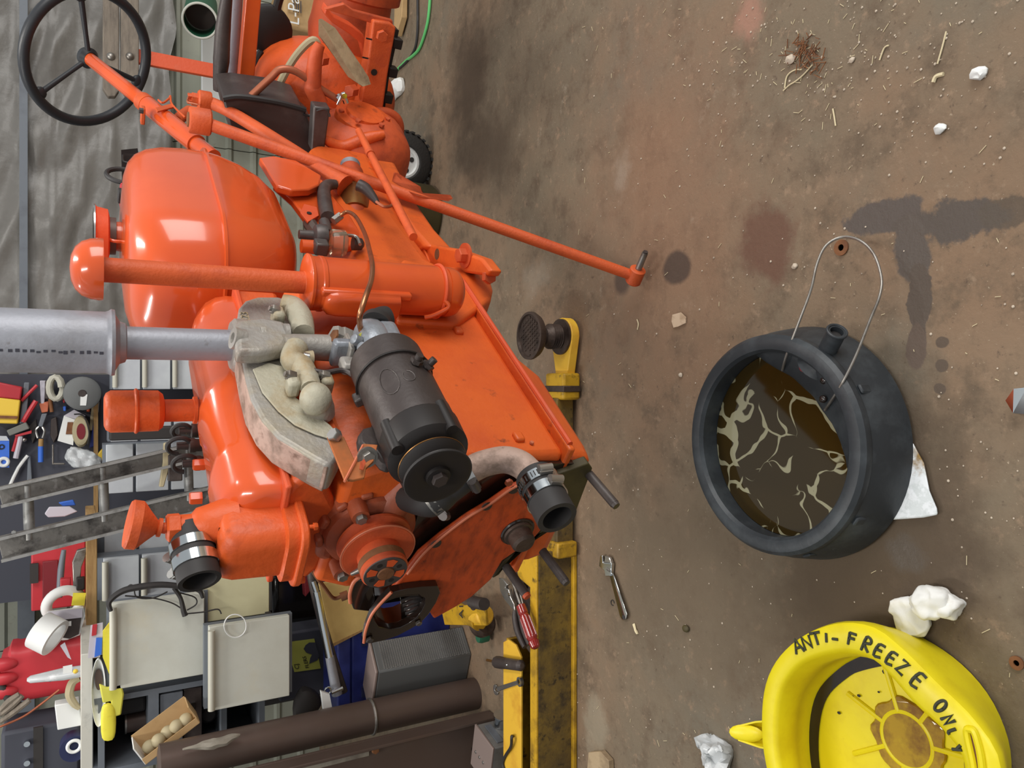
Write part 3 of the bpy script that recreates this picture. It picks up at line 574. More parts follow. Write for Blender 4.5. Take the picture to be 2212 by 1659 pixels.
MB().prism(pts(PD - .07, (-20, 897), (38, 899), (36, 905), (-20, 903)), V((0, .02, 0))).build('groove', 'rust', t)
for q, lb in (([(46, 866), (80, 832)], 'thin red rod slanting beside the grey upright'), ([(50, 912), (64, 888), (78, 866)], 'salmon red pry rod slanting below the thin red one')): tag(MB().tube(pts(PD - .03, *q), .008 if len(q) == 2 else .012, 8, sm=2).build('red_rod', 'red'), lb, 'rod')
peg('steel_upright', [(52, 826), (64, 826), (56, 916), (42, 916)], 'shelf_grey', 'grey slotted upright beside the red and yellow block', 'post', .02, PD - .02)
t = thing('scrub_brush', 'grey bristle brush with red back hanging above the blue card', 'brush', D(45, 925, PD)); MB().prism(pts(PD - .05, (14, 930), (56, 912), (64, 926), (20, 942)), V((0, .05, 0))).build('bristles', 'bristle', t, bevel=.004); MB().prism(pts(PD - .045, (32, 940), (68, 930), (68, 936), (34, 944)), V((0, .04, 0))).build('handle_back', 'red', t)
t = thing('tin_snips', 'pair of red-handled snips hanging points down near the blue card', 'snips', D(35, 960, PD)); MB().tube(pts(PD - .03, (38, 940), (34, 955), (28, 975)), .008, 8).build('handle', 'red', t); MB().tube(pts(PD - .03, (44, 942), (42, 955), (34, 990)), .012, 8).build('handle', 'lilac', t); MB().ball(D(52, 950, PD - .02), .012).build('pivot', 'steel', t)
peg('cloth_strap', [(86, 822), (100, 822), (96, 872), (88, 874)], 'lilac', 'grey cloth strap hanging down past the salmon rod', 'strap')
peg('brown_pad', [(84, 872), (106, 866), (104, 890), (90, 892)], 'edge_pink', 'brown square pad under the grey strap', 'pad')
t = thing('pliers_pair', 'blue-grey long pliers hanging in the middle of the board', 'pliers', D(100, 920, PD)); MB().prism(pts(PD - .02, (90, 894), (102, 893), (92, 922), (82, 922)), V((0, .02, 0))).build('jaw', 'shelf_grey', t, bevel=.003); MB().tube(pts(PD - .02, (84, 922), (78, 930), (82, 946)), .006, 8).build('handle', 'steel', t); MB().tube(pts(PD - .02, (92, 922), (96, 932), (92, 946)), .006, 8).build('handle', 'steel', t)
t = thing('screwdriver', 'blue and amber handled screwdriver hanging below the pliers', 'screwdriver', D(88, 980, PD)); MB().cyl(D(88, 964, PD - .01), D(88, 998, PD - .01), .012).build('handle', 'blue_bright', t); MB().cyl(D(89, 948, PD - .01), D(88, 964, PD - .01), .011).build('ferrule', 'wood', t)
tag(MB().tube([D(124 + 14 * math.cos(k * .5) - k * .25, 838 + 24 * math.sin(k * .5), PD - .03 - k * .002) for k in range(26)], .014, 8, sm=0).build('hose_coil', 'handle_grey'), 'coil of pale green-white hose high on the pegboard', 'hose')
t = thing('bench_motor', 'dark grey motor with white data label on the pegboard', 'motor', D(180, 860, PD)); MB().lathe(D(178, 850, PD - .12), BK, [(0, .07), (.008, .082), (.04, .084), (.042, .078), (.1, .078), (.102, .084), (.12, .084)], 28).build('motor_body', 'grey_face', t); MB().lathe(D(178, 850, PD - .124), BK, [(0, .016), (.006, .02)], 20).build('motor_bearing', 'gen_black', t); MB().prism(pts(PD - .123, (174, 852), (189, 852), (186, 876), (173, 876)), V((0, .004, 0))).build('data_label', 'white', t)
peg('red_clamp', [(146, 846), (150, 852), (138, 872), (135, 866)], 'red', 'small red clamp handle left of the grey motor', 'clamp'); peg('blue_clip', [(136, 878), (143, 877), (143, 888), (137, 888)], 'blue_bright', 'small blue clip under the red clamp handle', 'clip')
peg('orange_cap', [(187, 880), (195, 880), (194, 890), (187, 890)], 'paint', 'tiny orange cap under the grey motor', 'cap'); peg('wood_ruler', [(199, 868), (206, 868), (200, 930), (192, 930)], 'tan', 'flat tan wooden handle beside the blue level', 'handle')
peg('blue_level', [(203, 903), (210, 903), (203, 965), (193, 968)], 'blue', 'slim blue level hanging beside the canister', 'level'); peg('white_tag', [(210, 866), (215, 866), (213, 892), (208, 890)], 'white', 'narrow white tag above the blue level', 'tag')
t = thing('sandpaper_sheet', 'white card envelope with a tan square hanging crooked', 'envelope', D(150, 930, PD)); MB().prism(pts(PD - .02, (138, 898), (162, 905), (158, 962), (124, 952)), V((0, .004, 0))).build('sheet', 'white', t); MB().prism(pts(PD - .02, (138, 898), (160, 885), (185, 898), (162, 906)), V((0, .006, 0))).build('flap', 'lilac', t); MB().prism(pts(PD - .025, (146, 912), (158, 912), (156, 938), (142, 938)), V((0, .004, 0))).build('square', 'rust', t)
t = thing('tape_gun', 'tan oval tool with dark red window hanging by a cord', 'tool', D(175, 930, PD)); mb = MB(); cc = D(175, 932, PD - .06); uu = (D(175, 898, PD) - D(175, 966, PD)) / 2; vv = (D(156, 932, PD) - D(194, 932, PD)) / 2
ov = lambda k, y: [cc + uu * k * math.cos(a_) + vv * k * math.sin(a_) + BK * y for a_ in [2 * math.pi * i / 20 for i in range(20)]]
mb.loft([ov(1, .04), ov(1, .01), ov(.85, 0)]).build('shell', 'tan', t); MB().loft([ov(.5, -.003), ov(.5, .02)]).build('window', 'red_deep', t); MB().tube(pts(PD - .07, (160, 895), (180, 898), (192, 930), (190, 960)), .004, 6).build('cord', 'dark', t)
t = thing('blue_card', 'blue hang card numbered 6 at the frame edge', 'card', D(10, 980, PD)); cd = MB().prism(pts(PD - .04, (-20, 941), (14, 942), (20, 950), (20, 1010), (-20, 1010)), V((0, .004, 0))).build('card', 'blue_bright', t); MB().prism(pts(PD - .042, (-20, 941), (14, 942), (20, 952), (-20, 952)), V((0, .002, 0))).build('header', 'enamel_cool', t); text('numeral', '6', D(10, 972, PD - .043), (1, 0, 0), (0, 0, 1), .06, 'ink_black', t); MB().torus(D(8, 998, PD - .045), BK, .018, .008, 20, 8).build('fitting', 'white', t)
tag(MB().tube(pts(PD - .009, (22, 1048), (40, 1010), (60, 984)), .008, 8, sm=2).build('white_stick', 'white'), 'thin white stick slanting below the blue card', 'stick')
tag(MB().ell(D(180, 990, 4.3), (.05, 0, 0), (0, .04, 0), (.02, 0, .075), 36, 24, .8).jit(.016, 26).jit(.007, 60, 2).build('white_bag', 'film', ang=60), 'crumpled white plastic bag on the ledge beside the ladder', 'bag')
tag(MB().prism(pts(4.40, (190, 1004), (222, 968), (236, 964), (236, 985), (216, 1000), (206, 1012), (192, 1014)), V((0, .03, 0))).build('yellow_rag', 'yellow', bevel=.006), 'folded mustard rag beside the white plastic bag', 'rag')
peg('black_holster', [(62, 920), (78, 905), (82, 935), (70, 960)], 'dark', 'black tool holster hanging left of the blue-grey pliers', 'holster', .03)
peg('grey_clamp', [(110, 905), (122, 900), (126, 940), (116, 958), (108, 940)], 'gen_black', 'dark grey clamp between the pliers and the white envelope', 'clamp', .025)
peg('steel_square', [(112, 960), (116, 960), (116, 1000), (140, 1000), (140, 1004), (112, 1004)], 'steel_worn', 'small steel square hanging right of the blue and amber screwdriver', 'square', .006)
peg('flat_file', [(60, 985), (66, 985), (70, 1040), (58, 1040)], 'shelf_grey', 'flat grey file beside the white stick on the pegboard', 'file', .012)
t = thing('claw_hammer', 'dark hammer with brown handle partly hidden by the coiled hose', 'hammer', D(112, 850, PD)); MB().cyl(D(106, 842, PD - .02), D(112, 890, PD - .02), .009).build('handle', 'rust', t); MB().box(D(106, 842, PD - .02), .09, .03, .035).build('head', 'gen_black', t, bevel=.006)
peg('snack_bag', [(126, 1086), (158, 1080), (164, 1092), (136, 1094)], 'blue_bright', 'blue and yellow packet behind the ladder rungs', 'packet', .02, 3.9); peg('paper_sheet', [(96, 1110), (106, 1095), (150, 1094), (168, 1105), (140, 1116), (104, 1118)], 'lilac', 'crumpled white paper sheet behind the ladder rungs', 'paper', .01, 3.85)
a, b, c, e = R(236, 395, 922, 950, 3.7); tag(MB().aab(a, b, 3.7, 3.76, 0, e).build('dark_case', 'dark', bevel=.008), 'tall dark case standing between the white cabinets behind the ladder', 'case')
# --- leaning ladder
t = thing('ladder', 'dirty grey aluminium ladder leaning sideways before the white drawers', 'ladder', D(700, 960, 3.1))
LD = 3.15
def rail(p0, p1, wd):
    a = D(*p0, LD); b = D(*p1, LD); ax = (b - a).normalized(); b = a + (b - a) * ((a.z - .02) / (a.z - b.z)); L_ = (b - a).length; nx = ax.cross(BK).normalized(); c = (a + b) / 2
    MB().box(c, L_, .008, wd, ax, BK, nx).box(c + nx * wd / 2 - BK * .02, L_, .05, .007, ax, BK, nx).box(c - nx * wd / 2 - BK * .02, L_, .05, .007, ax, BK, nx).build('rail', 'ladder', t, bevel=.0015)
    for sg in (-1, 1): MB().box(c + nx * wd / 2 * sg - BK * .047, L_, .006, .010, ax, BK, nx).build('rail_lip', 'ladder_light', t)
    return a, ax
ra = rail((0, 1072), (430, 972), .06); rb = rail((0, 1184), (430, 1078), .075)
for fx in (60, 222, 405, 580):
    MB().cyl(D(fx, 1075 - fx * .24 - 12, LD + .01), D(fx + 4, 1180 - fx * .245, LD + .01), .017).build('rung', 'ladder_light', t)
MB().prism(pts(LD - .03, (354, 958), (368, 954), (366, 1010), (354, 1052), (344, 1052), (352, 1000)), V((0, .03, 0))).build('cross_brace', 'tan', t, bevel=.003); MB().box(D(378, 1010, LD - .02), .1, .03, .05).build('bracket', 'gen_black', t, bevel=.004)
MB().hexb(D(30, 1150, LD - .03), (0, -1, 0), .008, .008).build('rivet', 'steel', t)
# ================================================================== BACKGROUND, behind the tractor
t = thing('board_pair', 'two grey bolted boards behind the steering wheel on an orange upright', 'boards', (D(300, 130, 3.9).x, 3.9, 0))
for x0, x1 in ((222, 257), (261, 300)):
    q = pts(3.9, (x0, -20), (x1, -20), (x1, 196), (x1 - 8, 208), (x0 + 12, 208), (x0, 190)); bd = MB().prism(q, V((0, .04, 0))).build('plank', 'wood_grey', t, bevel=.004)
    MB().ell(D((x0 + x1) / 2, 122, 3.9), (.018, 0, 0), (0, .014, 0), (0, 0, .018)).build('bolt_head', 'steel_worn', bd)
a, b, c, e = R(280, 440, 118, 148, 3.95); MB().aab(a, b, 3.945, 3.97, 0, e).build('upright', 'paint_dusty', t, bevel=.003)
t = thing('storage_tube', 'dark green open tube with a white rim lying towards the camera', 'tube', D(430, 45, 4.2)); MB().pipe(D(432, 45, 4.05), D(436, 10, 4.6), .082, .076, 32).build('tube_wall', 'green', t); MB().torus(D(432, 45, 4.05), D(432, 45, 4.05) - D(436, 10, 4.6), .08, .006, 40, 8).build('rim', 'enamel', t); MB().lathe(D(434, 30, 4.25), D(436, 10, 4.6) - D(432, 45, 4.05), [(0, .075), (.01, .075)]).build('inside', 'post_brown', t)
t = thing('tube_stand', 'white upright board carrying the green tube behind the seat frame', 'board', (D(450, 80, 4.7).x, 4.68, 0)); a, b, c, e = R(436, 470, 40, 215, 4.66); MB().aab(a - .02, b, 4.66, 4.7, 0, D(436, 60, 4.66).z).build('panel', 'white', t, bevel=.004)
t = thing('kraft_bag', 'brown paper sack with white lettering standing behind the tractor', 'sack', (D(640, 40, 4.2).x, 4.2, 0)); a, b, c, e = R(612, 720, -40, 70, 4.1); MB().aab(a, b, 4.1, 4.4, 0, e).jit(.01, 5).build('sack_body', 'kraft', t, bevel=.02)
text('lettering', 'L-Pao', D(646, 56, 4.075), (1, 0, 0), (0, 0, 1), .085, 'white', t); [MB().aab(D(640, y, 4.08).x, D(640, y - 26, 4.08).x, 4.078, 4.082, D(x, 0, 4.08).z - .004, D(x, 0, 4.08).z).build('printed_bar', 'dark_blue', t) for x, y in ((634, 26), (639, 26), (644, 26), (649, 26))]
# small dolly wheel behind the tractor
t = thing('dolly_wheel', 'small black knobbly tyre on a white spoked rim', 'wheel', Z(925, 395))
wc = Z(930, 420) + V((0, .02, .115)); wa = (rtv * -.72 + V((0, -.6, .0))).normalized()
wc = D(868, 350, 3.25); wc.z = .135; wc = V((wc.x + .0, 3.25, .135)); wa = V((-.25, -.97, 0)).normalized(); wx, wy, _ = frame(wa)
MB().lathe(wc + wa * -.05, wa, [(0, .075), (.005, .115), (.02, .133), (.08, .133), (.095, .115), (.1, .075), (.09, .07), (.01, .07)], 36).build('tyre', 'tyre', t, ang=50)
tr = MB()
for k in range(28):
    a_ = 2 * math.pi * k / 28; tr.box(wc + (wx * math.cos(a_) + wy * math.sin(a_)) * .134, .085, .014, .008, wa, wx * -math.sin(a_) + wy * math.cos(a_), wx * math.cos(a_) + wy * math.sin(a_))
tr.build('tread_blocks', 'tyre', t)['kind'] = 'stuff'
MB().lathe(wc + wa * .02, wa, [(0, .068), (.02, .07), (.022, .06), (.012, .055), (.012, .02), (.026, .018), (.026, .0)], 28).build('rim', 'white', t)
for k in range(4): a_ = k * 1.57 + .4; MB().lathe(wc + wa * .033 + (wx * math.cos(a_) + wy * math.sin(a_)) * .038, wa, [(0, .011), (.0015, .011)], 14).build('rim_hole', 'dark', t)
tag(MB().lathe(Z(930, 470), up, [(0, .13), (.02, .145), (.24, .15), (.25, .155), (.26, .15)], 28).build('olive_bucket', 'olive'), 'olive drab bucket on the floor below the orange rods', 'bucket')
tag(MB().tube([Z(860, 152) + up * .006, Z(880, 132) + up * .006, Z(898, 118) + up * .006, Z(912, 100) + up * .008, Z(928, 50) + up * .01, Z(934, -10) + up * .01], .007, 8).build('green_cable', 'green_wire'), 'green cable snaking away over the floor behind the tractor', 'cable')
tag(MB().tube([Z(845, 160) + up * .006, Z(872, 142) + up * .006, Z(896, 112) + up * .006, Z(905, 70) + up * .008, Z(906, -10) + up * .01], .006, 8).build('black_cable', 'rubber'), 'black cable looping on the floor beside the green one', 'cable')
tag(MB().prism([Z(868, -10) + up * .01, Z(886, -10) + up * .01, Z(884, 40) + up * .01, Z(872, 82) + up * .01, Z(866, 60) + up * .01], V((0, 0, .03))).jit(.012, 12).build('brown_paper', 'kraft', bevel=.004), 'crumpled brown paper scrap at the rear of the tractor', 'paper')
tag(MB().ell(Z(860, 195) + up * .02, (.04, 0, 0), (0, .11, 0), (0, 0, .02), 14, 8, .7).jit(.02, 20).build('white_paper', 'tissue'), 'white crumpled paper scrap on the floor beside the rear rail', 'paper')
tag(MB().ell(Z(835, 278) + up * .02, (.03, 0, 0), (0, .05, 0), (0, 0, .02), 12, 8, .7).jit(.012, 24).build('paper_scrap', 'tissue'), 'small white scrap under the brown curved pipe', 'paper')
# ================================================================== TRACTOR (one thing; every component a part, their fittings sub-parts)
TR = thing('tractor', 'partly dismantled orange tractor with exposed engine and rounded fuel tank', 'tractor', W(.7, 0, 0))
def PT(t, *xy): return [T(a, b, t) for a, b in xy]
def PS(s, *xy): return [SS(a, b, s) for a, b in xy]
FR = -er                                                   # towards the tractor's front
def sec(s, tz): return [W(s, t, z) for t, z in tz]
# --- engine block and pan
blk = [(.15, .668), (.152, .86), (.148, .99), (.125, 1.05), (-.12, 1.06), (-.15, 1.0), (-.16, .668)]
BLK = MB().loft([sec(s, [(t * k, z) for t, z in blk]) for s, k in ((.085, .98), (.10, 1), (.40, 1), (.62, 1.0))]).build('engine_block', 'paint_block', TR, bevel=.012, seg=3)
MB().loft([sec(s, [(.165, .656), (.165, .670), (-.16, .670), (-.16, .656)]) for s in (.078, .64)]).build('pan_rail', 'paint_block', BLK, bevel=.004)
MB().tube([W(.09, .166, .663), W(.35, .167, .664), W(.63, .166, .663)], .0055, 8).build('gasket_bead', 'paint_dusty', BLK)
MB().loft([sec(s, [(.15, .656), (a, b), (-a, b), (-.15, .656)]) for s, a, b in ((.085, .13, .60), (.13, .12, .585), (.34, .12, .58), (.42, .10, .59), (.60, .10, .62))]).build('oil_pan', 'paint_block', TR, bevel=.02, seg=3)
for p in (T(990, 715, .153), T(1120, 945, .153)): MB().box(p, .022, .012, .018, er, el, up).build('casting_lug', 'paint_block', BLK, bevel=.004)
MB().hexb(T(1148, 958, .152), el, .004, .004).build('plug', 'edge_pink', BLK)
# --- dark front face, orange front plate with lower dark plate and flange
CV = MB().prism(PS(.078, (872, 1210), (905, 1105), (960, 1060), (1080, 1000), (1268, 1002), (1195, 1036), (1150, 1055), (1060, 1098), (960, 1160), (905, 1215), (880, 1262)), er * .02).build('cavity_filler', 'oily', TR)  # dark oily sheet standing in for the shaded gap behind the plate
FP = MB().prism(PS(.055, (1192, 1032), (1222, 1086), (1150, 1168), (1086, 1212), (1062, 1252), (1020, 1290), (985, 1312), (938, 1338), (925, 1318), (948, 1272), (900, 1276), (846, 1278), (872, 1242), (905, 1198), (950, 1160), (1010, 1117), (1060, 1087), (1110, 1052), (1160, 1034)), er * .012).build('front_plate', 'paint_plate', TR, bevel=.004)
MB().tube(PS(.052, (880, 1240), (915, 1196), (955, 1160), (1010, 1118), (1060, 1088), (1112, 1052), (1165, 1034), (1190, 1032)), .0024, 8).build('edge_highlight', 'edge_pink', FP)  # thin pink tube painted along the plate's edge as its highlight
MB().prism(PS(.068, (1064, 1250), (1088, 1213), (1152, 1168), (1224, 1084), (1195, 1028), (1272, 1001), (1280, 1012), (1242, 1112), (1132, 1172), (1078, 1242)), er * .02).build('lower_plate', 'olive', TR, bevel=.002)
for p in ((1052, 1094), (942, 1175), (1110, 1058)): MB().lathe(SS(*p, .053), FR, [(0, .010), (.001, .009)], 14).build('bolt_hole', 'oily', FP)
MB().hexb(SS(1098, 1040, .054), FR, .007, .006).build('bolt', 'paint_pump', FP)
c = SS(1118, 1148, .054); CK = MB().lathe(c, FR, [(0, .029), (.008, .027), (.009, .0225), (.028, .0215), (.033, .017)], 28).build('crank_snout', 'jack_iron', TR)
MB().torus(c, FR, .029, .004, 28, 8).build('seal_ring', 'oily', CK)
for a, b, L_ in ((1272, 1024, .075), (1172, 1190, .075), (1092, 1222, .07)):
    p = SS(a, b, .07); q = p + FR * L_ + up * -.012; st = MB().cyl(p, q, .0085, n=14).build('stud', 'gen_black', TR); MB().lathe(q, q - p, [(0, .008), (.006, .007)], 14).build('stud_tip', 'paint_plate' if a < 1100 else 'gen_black', st)
MB().cyl(SS(1020, 1300, .1), SS(1046, 1305, .06), .012).build('drain_stub', 'gen_black', TR)
# flange with the open bore
ou = [(786, 1388), (790, 1362), (802, 1330), (820, 1306), (845, 1280), (880, 1272), (912, 1268), (946, 1266), (951, 1280), (942, 1302), (925, 1328), (908, 1346), (885, 1360), (858, 1374), (828, 1384), (800, 1390)]
inn = [(808, 1340), (806, 1330), (812, 1318), (822, 1306), (836, 1296), (856, 1289), (880, 1285), (904, 1284), (918, 1292), (918, 1306), (910, 1322), (898, 1336), (884, 1346), (864, 1356), (842, 1360), (818, 1354)]
FL = MB().holed(PS(.04, *ou), PS(.04, *inn), er * .014).build('mounting_flange', 'oily', TR, bevel=.002)
MB().tube(PS(.039, (786, 1388), (790, 1362), (802, 1330), (820, 1306), (846, 1279)), .0028, 8).build('flange_edge', 'edge_pink', FL)
bore = [SS(a, b, .055) for a, b in inn]; cb = sum(bore, V()) / len(bore)
MB().loft([[cb + (q - cb) * k + er * d for q in bore] for k, d in ((1.0, 0), (1.0, .04), (.93, .045), (.93, 0))], closed=True).build('bore_wall', 'oily', FL)
for k in range(5):
    MB().tube([cb + (SS(866 + 3 * k, 1298 + 9 * k, .06) - cb), cb + (SS(888 + 2 * k, 1290 + 9 * k, .062) - cb), cb + (SS(912 - 3 * k, 1288 + 8 * k, .064) - cb)], .004, 8).build('vane', 'dark_alu', FL)
MB().prism(PS(.06, (866, 1294), (874, 1292), (882, 1352), (868, 1350)), er * .004).build('vane_web', 'oily', FL)
MB().hexb(SS(798, 1380, .038), FR, .007, .005).build('bolt', 'dark_alu', FL); MB().hexb(SS(904, 1344, .038), FR, .006, .005).build('bolt', 'steel_worn', FL)
MB().prism(PS(.07, (757, 1298), (756, 1282), (770, 1254), (806, 1250), (812, 1296), (800, 1322), (764, 1318)), er * .012).build('side_tab', 'oily', TR, bevel=.003)
MB().tube(PS(.068, (757, 1302), (756, 1282), (764, 1258), (778, 1246)), .0034, 8).build('tab_edge', 'edge_pink', TR)
# --- cylinder head and valve cover
HD = MB().prism(PS(.095, (612, 1070), (640, 1040), (690, 1020), (712, 1060), (736, 1110), (704, 1140), (704, 1200), (690, 1228), (664, 1252), (636, 1256), (612, 1240)), er * .14).build('head_front', 'paint_cast', TR, bevel=.014, seg=3)
MB().tb(.12, .64, -.11, .105, 1.055, 1.135).build('cylinder_head', 'paint_cast', TR, bevel=.01)
vs = [(.098, 1.135), (.098, 1.160), (.094, 1.178), (.080, 1.198), (.055, 1.212), (.02, 1.218), (-.02, 1.218), (-.055, 1.212), (-.08, 1.198), (-.094, 1.178), (-.098, 1.16), (-.098, 1.135)]
def vsec(s, k, g=0): return [W(s, t * (1 - g), 1.135 + (z - 1.135) * k) for t, z in vs]
VC = MB().loft([vsec(.098, .62, .14), vsec(.104, .80, .07), vsec(.118, .93, .025), vsec(.14, 1.0), vsec(.20, 1.0), vsec(.206, 1.03), vsec(.218, 1.03), vsec(.224, 1.0), vsec(.36, 1), vsec(.366, 1.03), vsec(.378, 1.03), vsec(.384, 1.0), vsec(.56, 1.0), vsec(.60, .97, .02), vsec(.63, .85, .06), vsec(.645, .6, .14)]).build('valve_cover', 'paint_tank', TR, ang=50)
MB().loft([[W(s, t, z) for s, t in ((.088, .108), (.655, .108), (.655, -.108), (.088, -.108))] for z in (1.128, 1.138)]).build('cover_flange', 'paint_dusty', VC, bevel=.003)
# oil filler canister
c = T(425, 886, 0); cz = V((0, 0, 1)); h0 = T(224, 886, 0).z - c.z
OF = MB().lathe(c, cz, [(-.03, .0195), (h0 * .36, .0195)], 24).build('oil_filler', 'paint_cast', TR)
MB().lathe(c, cz, [(0, .024), (.006, .024)], 24).build('collar', 'paint_cast', OF)
MB().lathe(c, cz, [(h0 * .36, .018), (h0 * .38, .029), (h0 * .43, .035), (h0 * .64, .0355), (h0 * .66, .0385), (h0 * .675, .0385), (h0 * .69, .0355), (h0 * .93, .0355), (h0 * .98, .031), (h0, .024)], 32).build('breather_cap', 'paint_cast', OF)
# plugs and bits on the far side of the cover
for a, b, dx in ((416, 930, .016), (412, 962, .02), (425, 1000, .02)):
    p = T(a + 12, b, -.12); sp = MB().lathe(p, up, [(-.05, .012), (0, .012), (.004, .014), (.012, .014), (.014, .008), (.034, .007)], 12).build('spark_plug', 'gen_black', TR)
    MB().torus(p + up * .03, er, dx, .0045, 20, 8, 0, 300).build('lead_loop', 'rubber', sp)
for a, b in ((434, 1003), (428, 1075)): MB().hexb(T(a + 8, b, -.105), up, .0115, .02).build('cover_nut', 'paint', TR)
MB().cyl(T(412, 930, -.12), T(400, 932, -.12), .006).build('lead_tip', 'lemon', TR)
# --- thermostat housing
c0 = W(.085, 0, 1.112); TH = MB().loft([[W(.085 + x, .006 + y, z + .010) for x, y in rrect(w_, w_ * 1.05, .03, 5)] for z, w_ in ((1.108, .112), (1.125, .112), (1.128, .098), (1.195, .096), (1.208, .09), (1.214, .075), (1.217, .05))]).build('thermostat_housing', 'paint_cast', TR, ang=45)
MB().loft([[W(.085 + x, .006 + y, z) for x, y in rrect(.128, .128, .03, 5)] for z in (1.106, 1.119)]).build('housing_flange', 'paint_cast', TH, bevel=.003)
for a, b in ((.045, -.055), (.045, .066), (.135, -.055)): MB().hexb(W(a, b, 1.106), -up, .006, .006, .006).build('bolt', 'paint_cast', TH)
nk = W(.108, .02, 1.206)
MB().lathe(nk, up, [(-.01, .04), (.012, .036), (.03, .030), (.045, .026), (.052, .018), (.068, .018)], 24).build('outlet_neck', 'paint_cast', TH)
MB().lathe(nk + up * .066, up, [(0, .018), (.002, .0215), (.017, .0215), (.02, .018)], 6).build('hex_union', 'paint_cast', TH)
vd = (up * 1 + V((.22, -.02, 0))).normalized(); p = nk + up * .086
TC = MB().lathe(p, vd, [(0, .008), (.006, .008), (.0065, .0135), (.011, .0135), (.012, .010), (.014, .012), (.024, .022), (.032, .031), (.036, .0345), (.048, .0345), (.051, .032)], 32).build('radiator_stub_cap', 'paint_rough', TR)
# upper hose stub with clamps, pointing forward
h0 = W(.082, .004, 1.258); hd = (FR + el * -.20 - up * .10).normalized()
UH = MB().pipe(h0 - hd * .03, h0 + hd * .056, .0295, .023, 32).build('upper_hose', 'rubber', TR)
MB().lathe(h0 + hd * .01, hd, [(0, .02), (.002, .0228)], 24).build('hose_inside', 'black', UH)
def clamp(p, ax, r, wd, parent, screw, mat='chrome', slots=True):
    ax = V(ax).normalized(); b = MB().pipe(p, p + ax * wd, r + .0018, r, 36).build('hose_clamp', mat, parent)
    s_ = V(screw).normalized(); s_ = (s_ - ax * s_.dot(ax)).normalized(); tq = ax.cross(s_)
    MB().cyl(p + ax * wd / 2 + s_ * (r + .006) - tq * .011, p + ax * wd / 2 + s_ * (r + .006) + tq * .011, .0062, n=14).box(p + ax * wd / 2 + s_ * (r + .003), wd, .02, .006, ax, tq, s_).build('worm_screw', 'dark_alu' if mat != 'chrome' else 'steel', b)
    if slots:
        m = MB()
        for k in range(14):
            a_ = math.radians(20 + k * 9); dr = s_ * math.cos(a_) + tq * math.sin(a_); m.box(p + ax * wd / 2 + dr * (r + .0019), wd * .55, .0016, .0008, ax, ax.cross(dr), dr)
        m.build('slot_row', 'dark', b)['kind'] = 'stuff'
    return b
clamp(h0 - hd * .006, hd, .030, .014, UH, up - el * .9)
clamp(h0 + hd * .018, hd, .030, .016, UH, up * .9 - el, slots=False)
# --- water pump, fan pulley and hub
hb = T(833, 1238, 0); HA = (FR + up * -.0).normalized()
PB = MB().lathe(hb, er, [(.075, .058), (.082, .074), (.105, .082), (.12, .080), (.125, .066), (.15, .066)], 36).build('pump_body', 'paint_pump', TR)
MB().loft([[W(s, .0 + y, z + .985) for y, z in ((.085, -.04), (.075, .06), (.02, .085), (-.06, .085), (-.09, .04), (-.08, -.05), (0, -.08))] for s in (.085, .135)]).build('pump_casting', 'paint_pump', TR, bevel=.014, seg=3)
for dt, dz in ((.062, .036), (-.072, .04)):
    bs = MB().lathe(hb + el * dt + up * dz + er * .062, er, [(0, .014), (.05, .018)], 16).build('bolt_boss', 'paint_pump', PB)
    MB().hexb(hb + el * dt + up * dz + er * .062, FR, .009, .008).build('bolt', 'steel_worn', PB)
MB().lathe(hb + el * .04 + up * -.02 + er * .10, (el - up * .5).normalized(), [(0, .034), (.045, .028), (.06, .026)], 24).build('pump_inlet', 'paint_pump', PB)
for k in range(4): MB().box(hb + er * .10 + (up * math.cos(k * .5 - .2) + el * math.sin(k * .5 - .2)) * .083, .03, .02, .012, er, (el * math.cos(k * .5 - .2) - up * math.sin(k * .5 - .2)), (up * math.cos(k * .5 - .2) + el * math.sin(k * .5 - .2))).build('casting_rib', 'paint_pump', PB, bevel=.004)
PU = MB().lathe(hb, er, [(.040, .030), (.041, .058), (.044, .061), (.048, .060), (.056, .047), (.064, .060), (.068, .061), (.071, .058), (.072, .03)], 44).build('fan_pulley', 'paint_old', TR, ang=25)
MB().torus(hb + er * .043, er, .060, .0016, 44, 6).build('rim_edge', 'edge_pink', PU)
HB = MB().lathe(hb, er, [(.0, .015), (.001, .034), (.004, .0375), (.02, .0375), (.021, .036), (.036, .0355), (.042, .035)], 36).build('fan_hub', 'paint_old', TR, ang=30)
MB().lathe(hb, er, [(.012, .0379), (.024, .0379)], 36).build('wear_band', 'rust', HB); MB().lathe(hb, FR, [(-.004, .0352), (.0002, .0345), (.0003, .0)], 36).build('hub_face', 'dark_alu', HB)
MB().lathe(hb + er * .002, FR, [(0, .014), (.005, .013), (.006, .0)], 24).build('shaft_end', 'rust', HB)
for k in range(4):
    a_ = math.radians(35 + 90 * k); MB().lathe(hb + (el * math.cos(a_) + up * math.sin(a_)) * .0235 + er * .0005, FR, [(0, .0048), (.0008, .0046)], 14).build('bolt_hole', 'black', HB)
    a_ += math.radians(45); MB().prism([hb + FR * .0006 + (el * math.cos(a_ + d) + up * math.sin(a_ + d)) * r for r, d in ((.0165, -.32), (.030, -.3), (.0315, 0), (.030, .3), (.0165, .32))], FR * .0006).build('paint_patch', 'paint', HB)
zk = hb + er * .027 + (up * .8 - el * .5).normalized() * .035; MB().cyl(zk, zk + (up * .8 - el * .5).normalized() * .016, .005, .003, 12).build('grease_nipple', 'steel_worn', HB)
MB().prism(PS(.09, (696, 1170), (716, 1160), (736, 1200), (750, 1240), (740, 1262), (712, 1230)), er * .02).build('side_lug', 'paint_dusty', TR, bevel=.004)
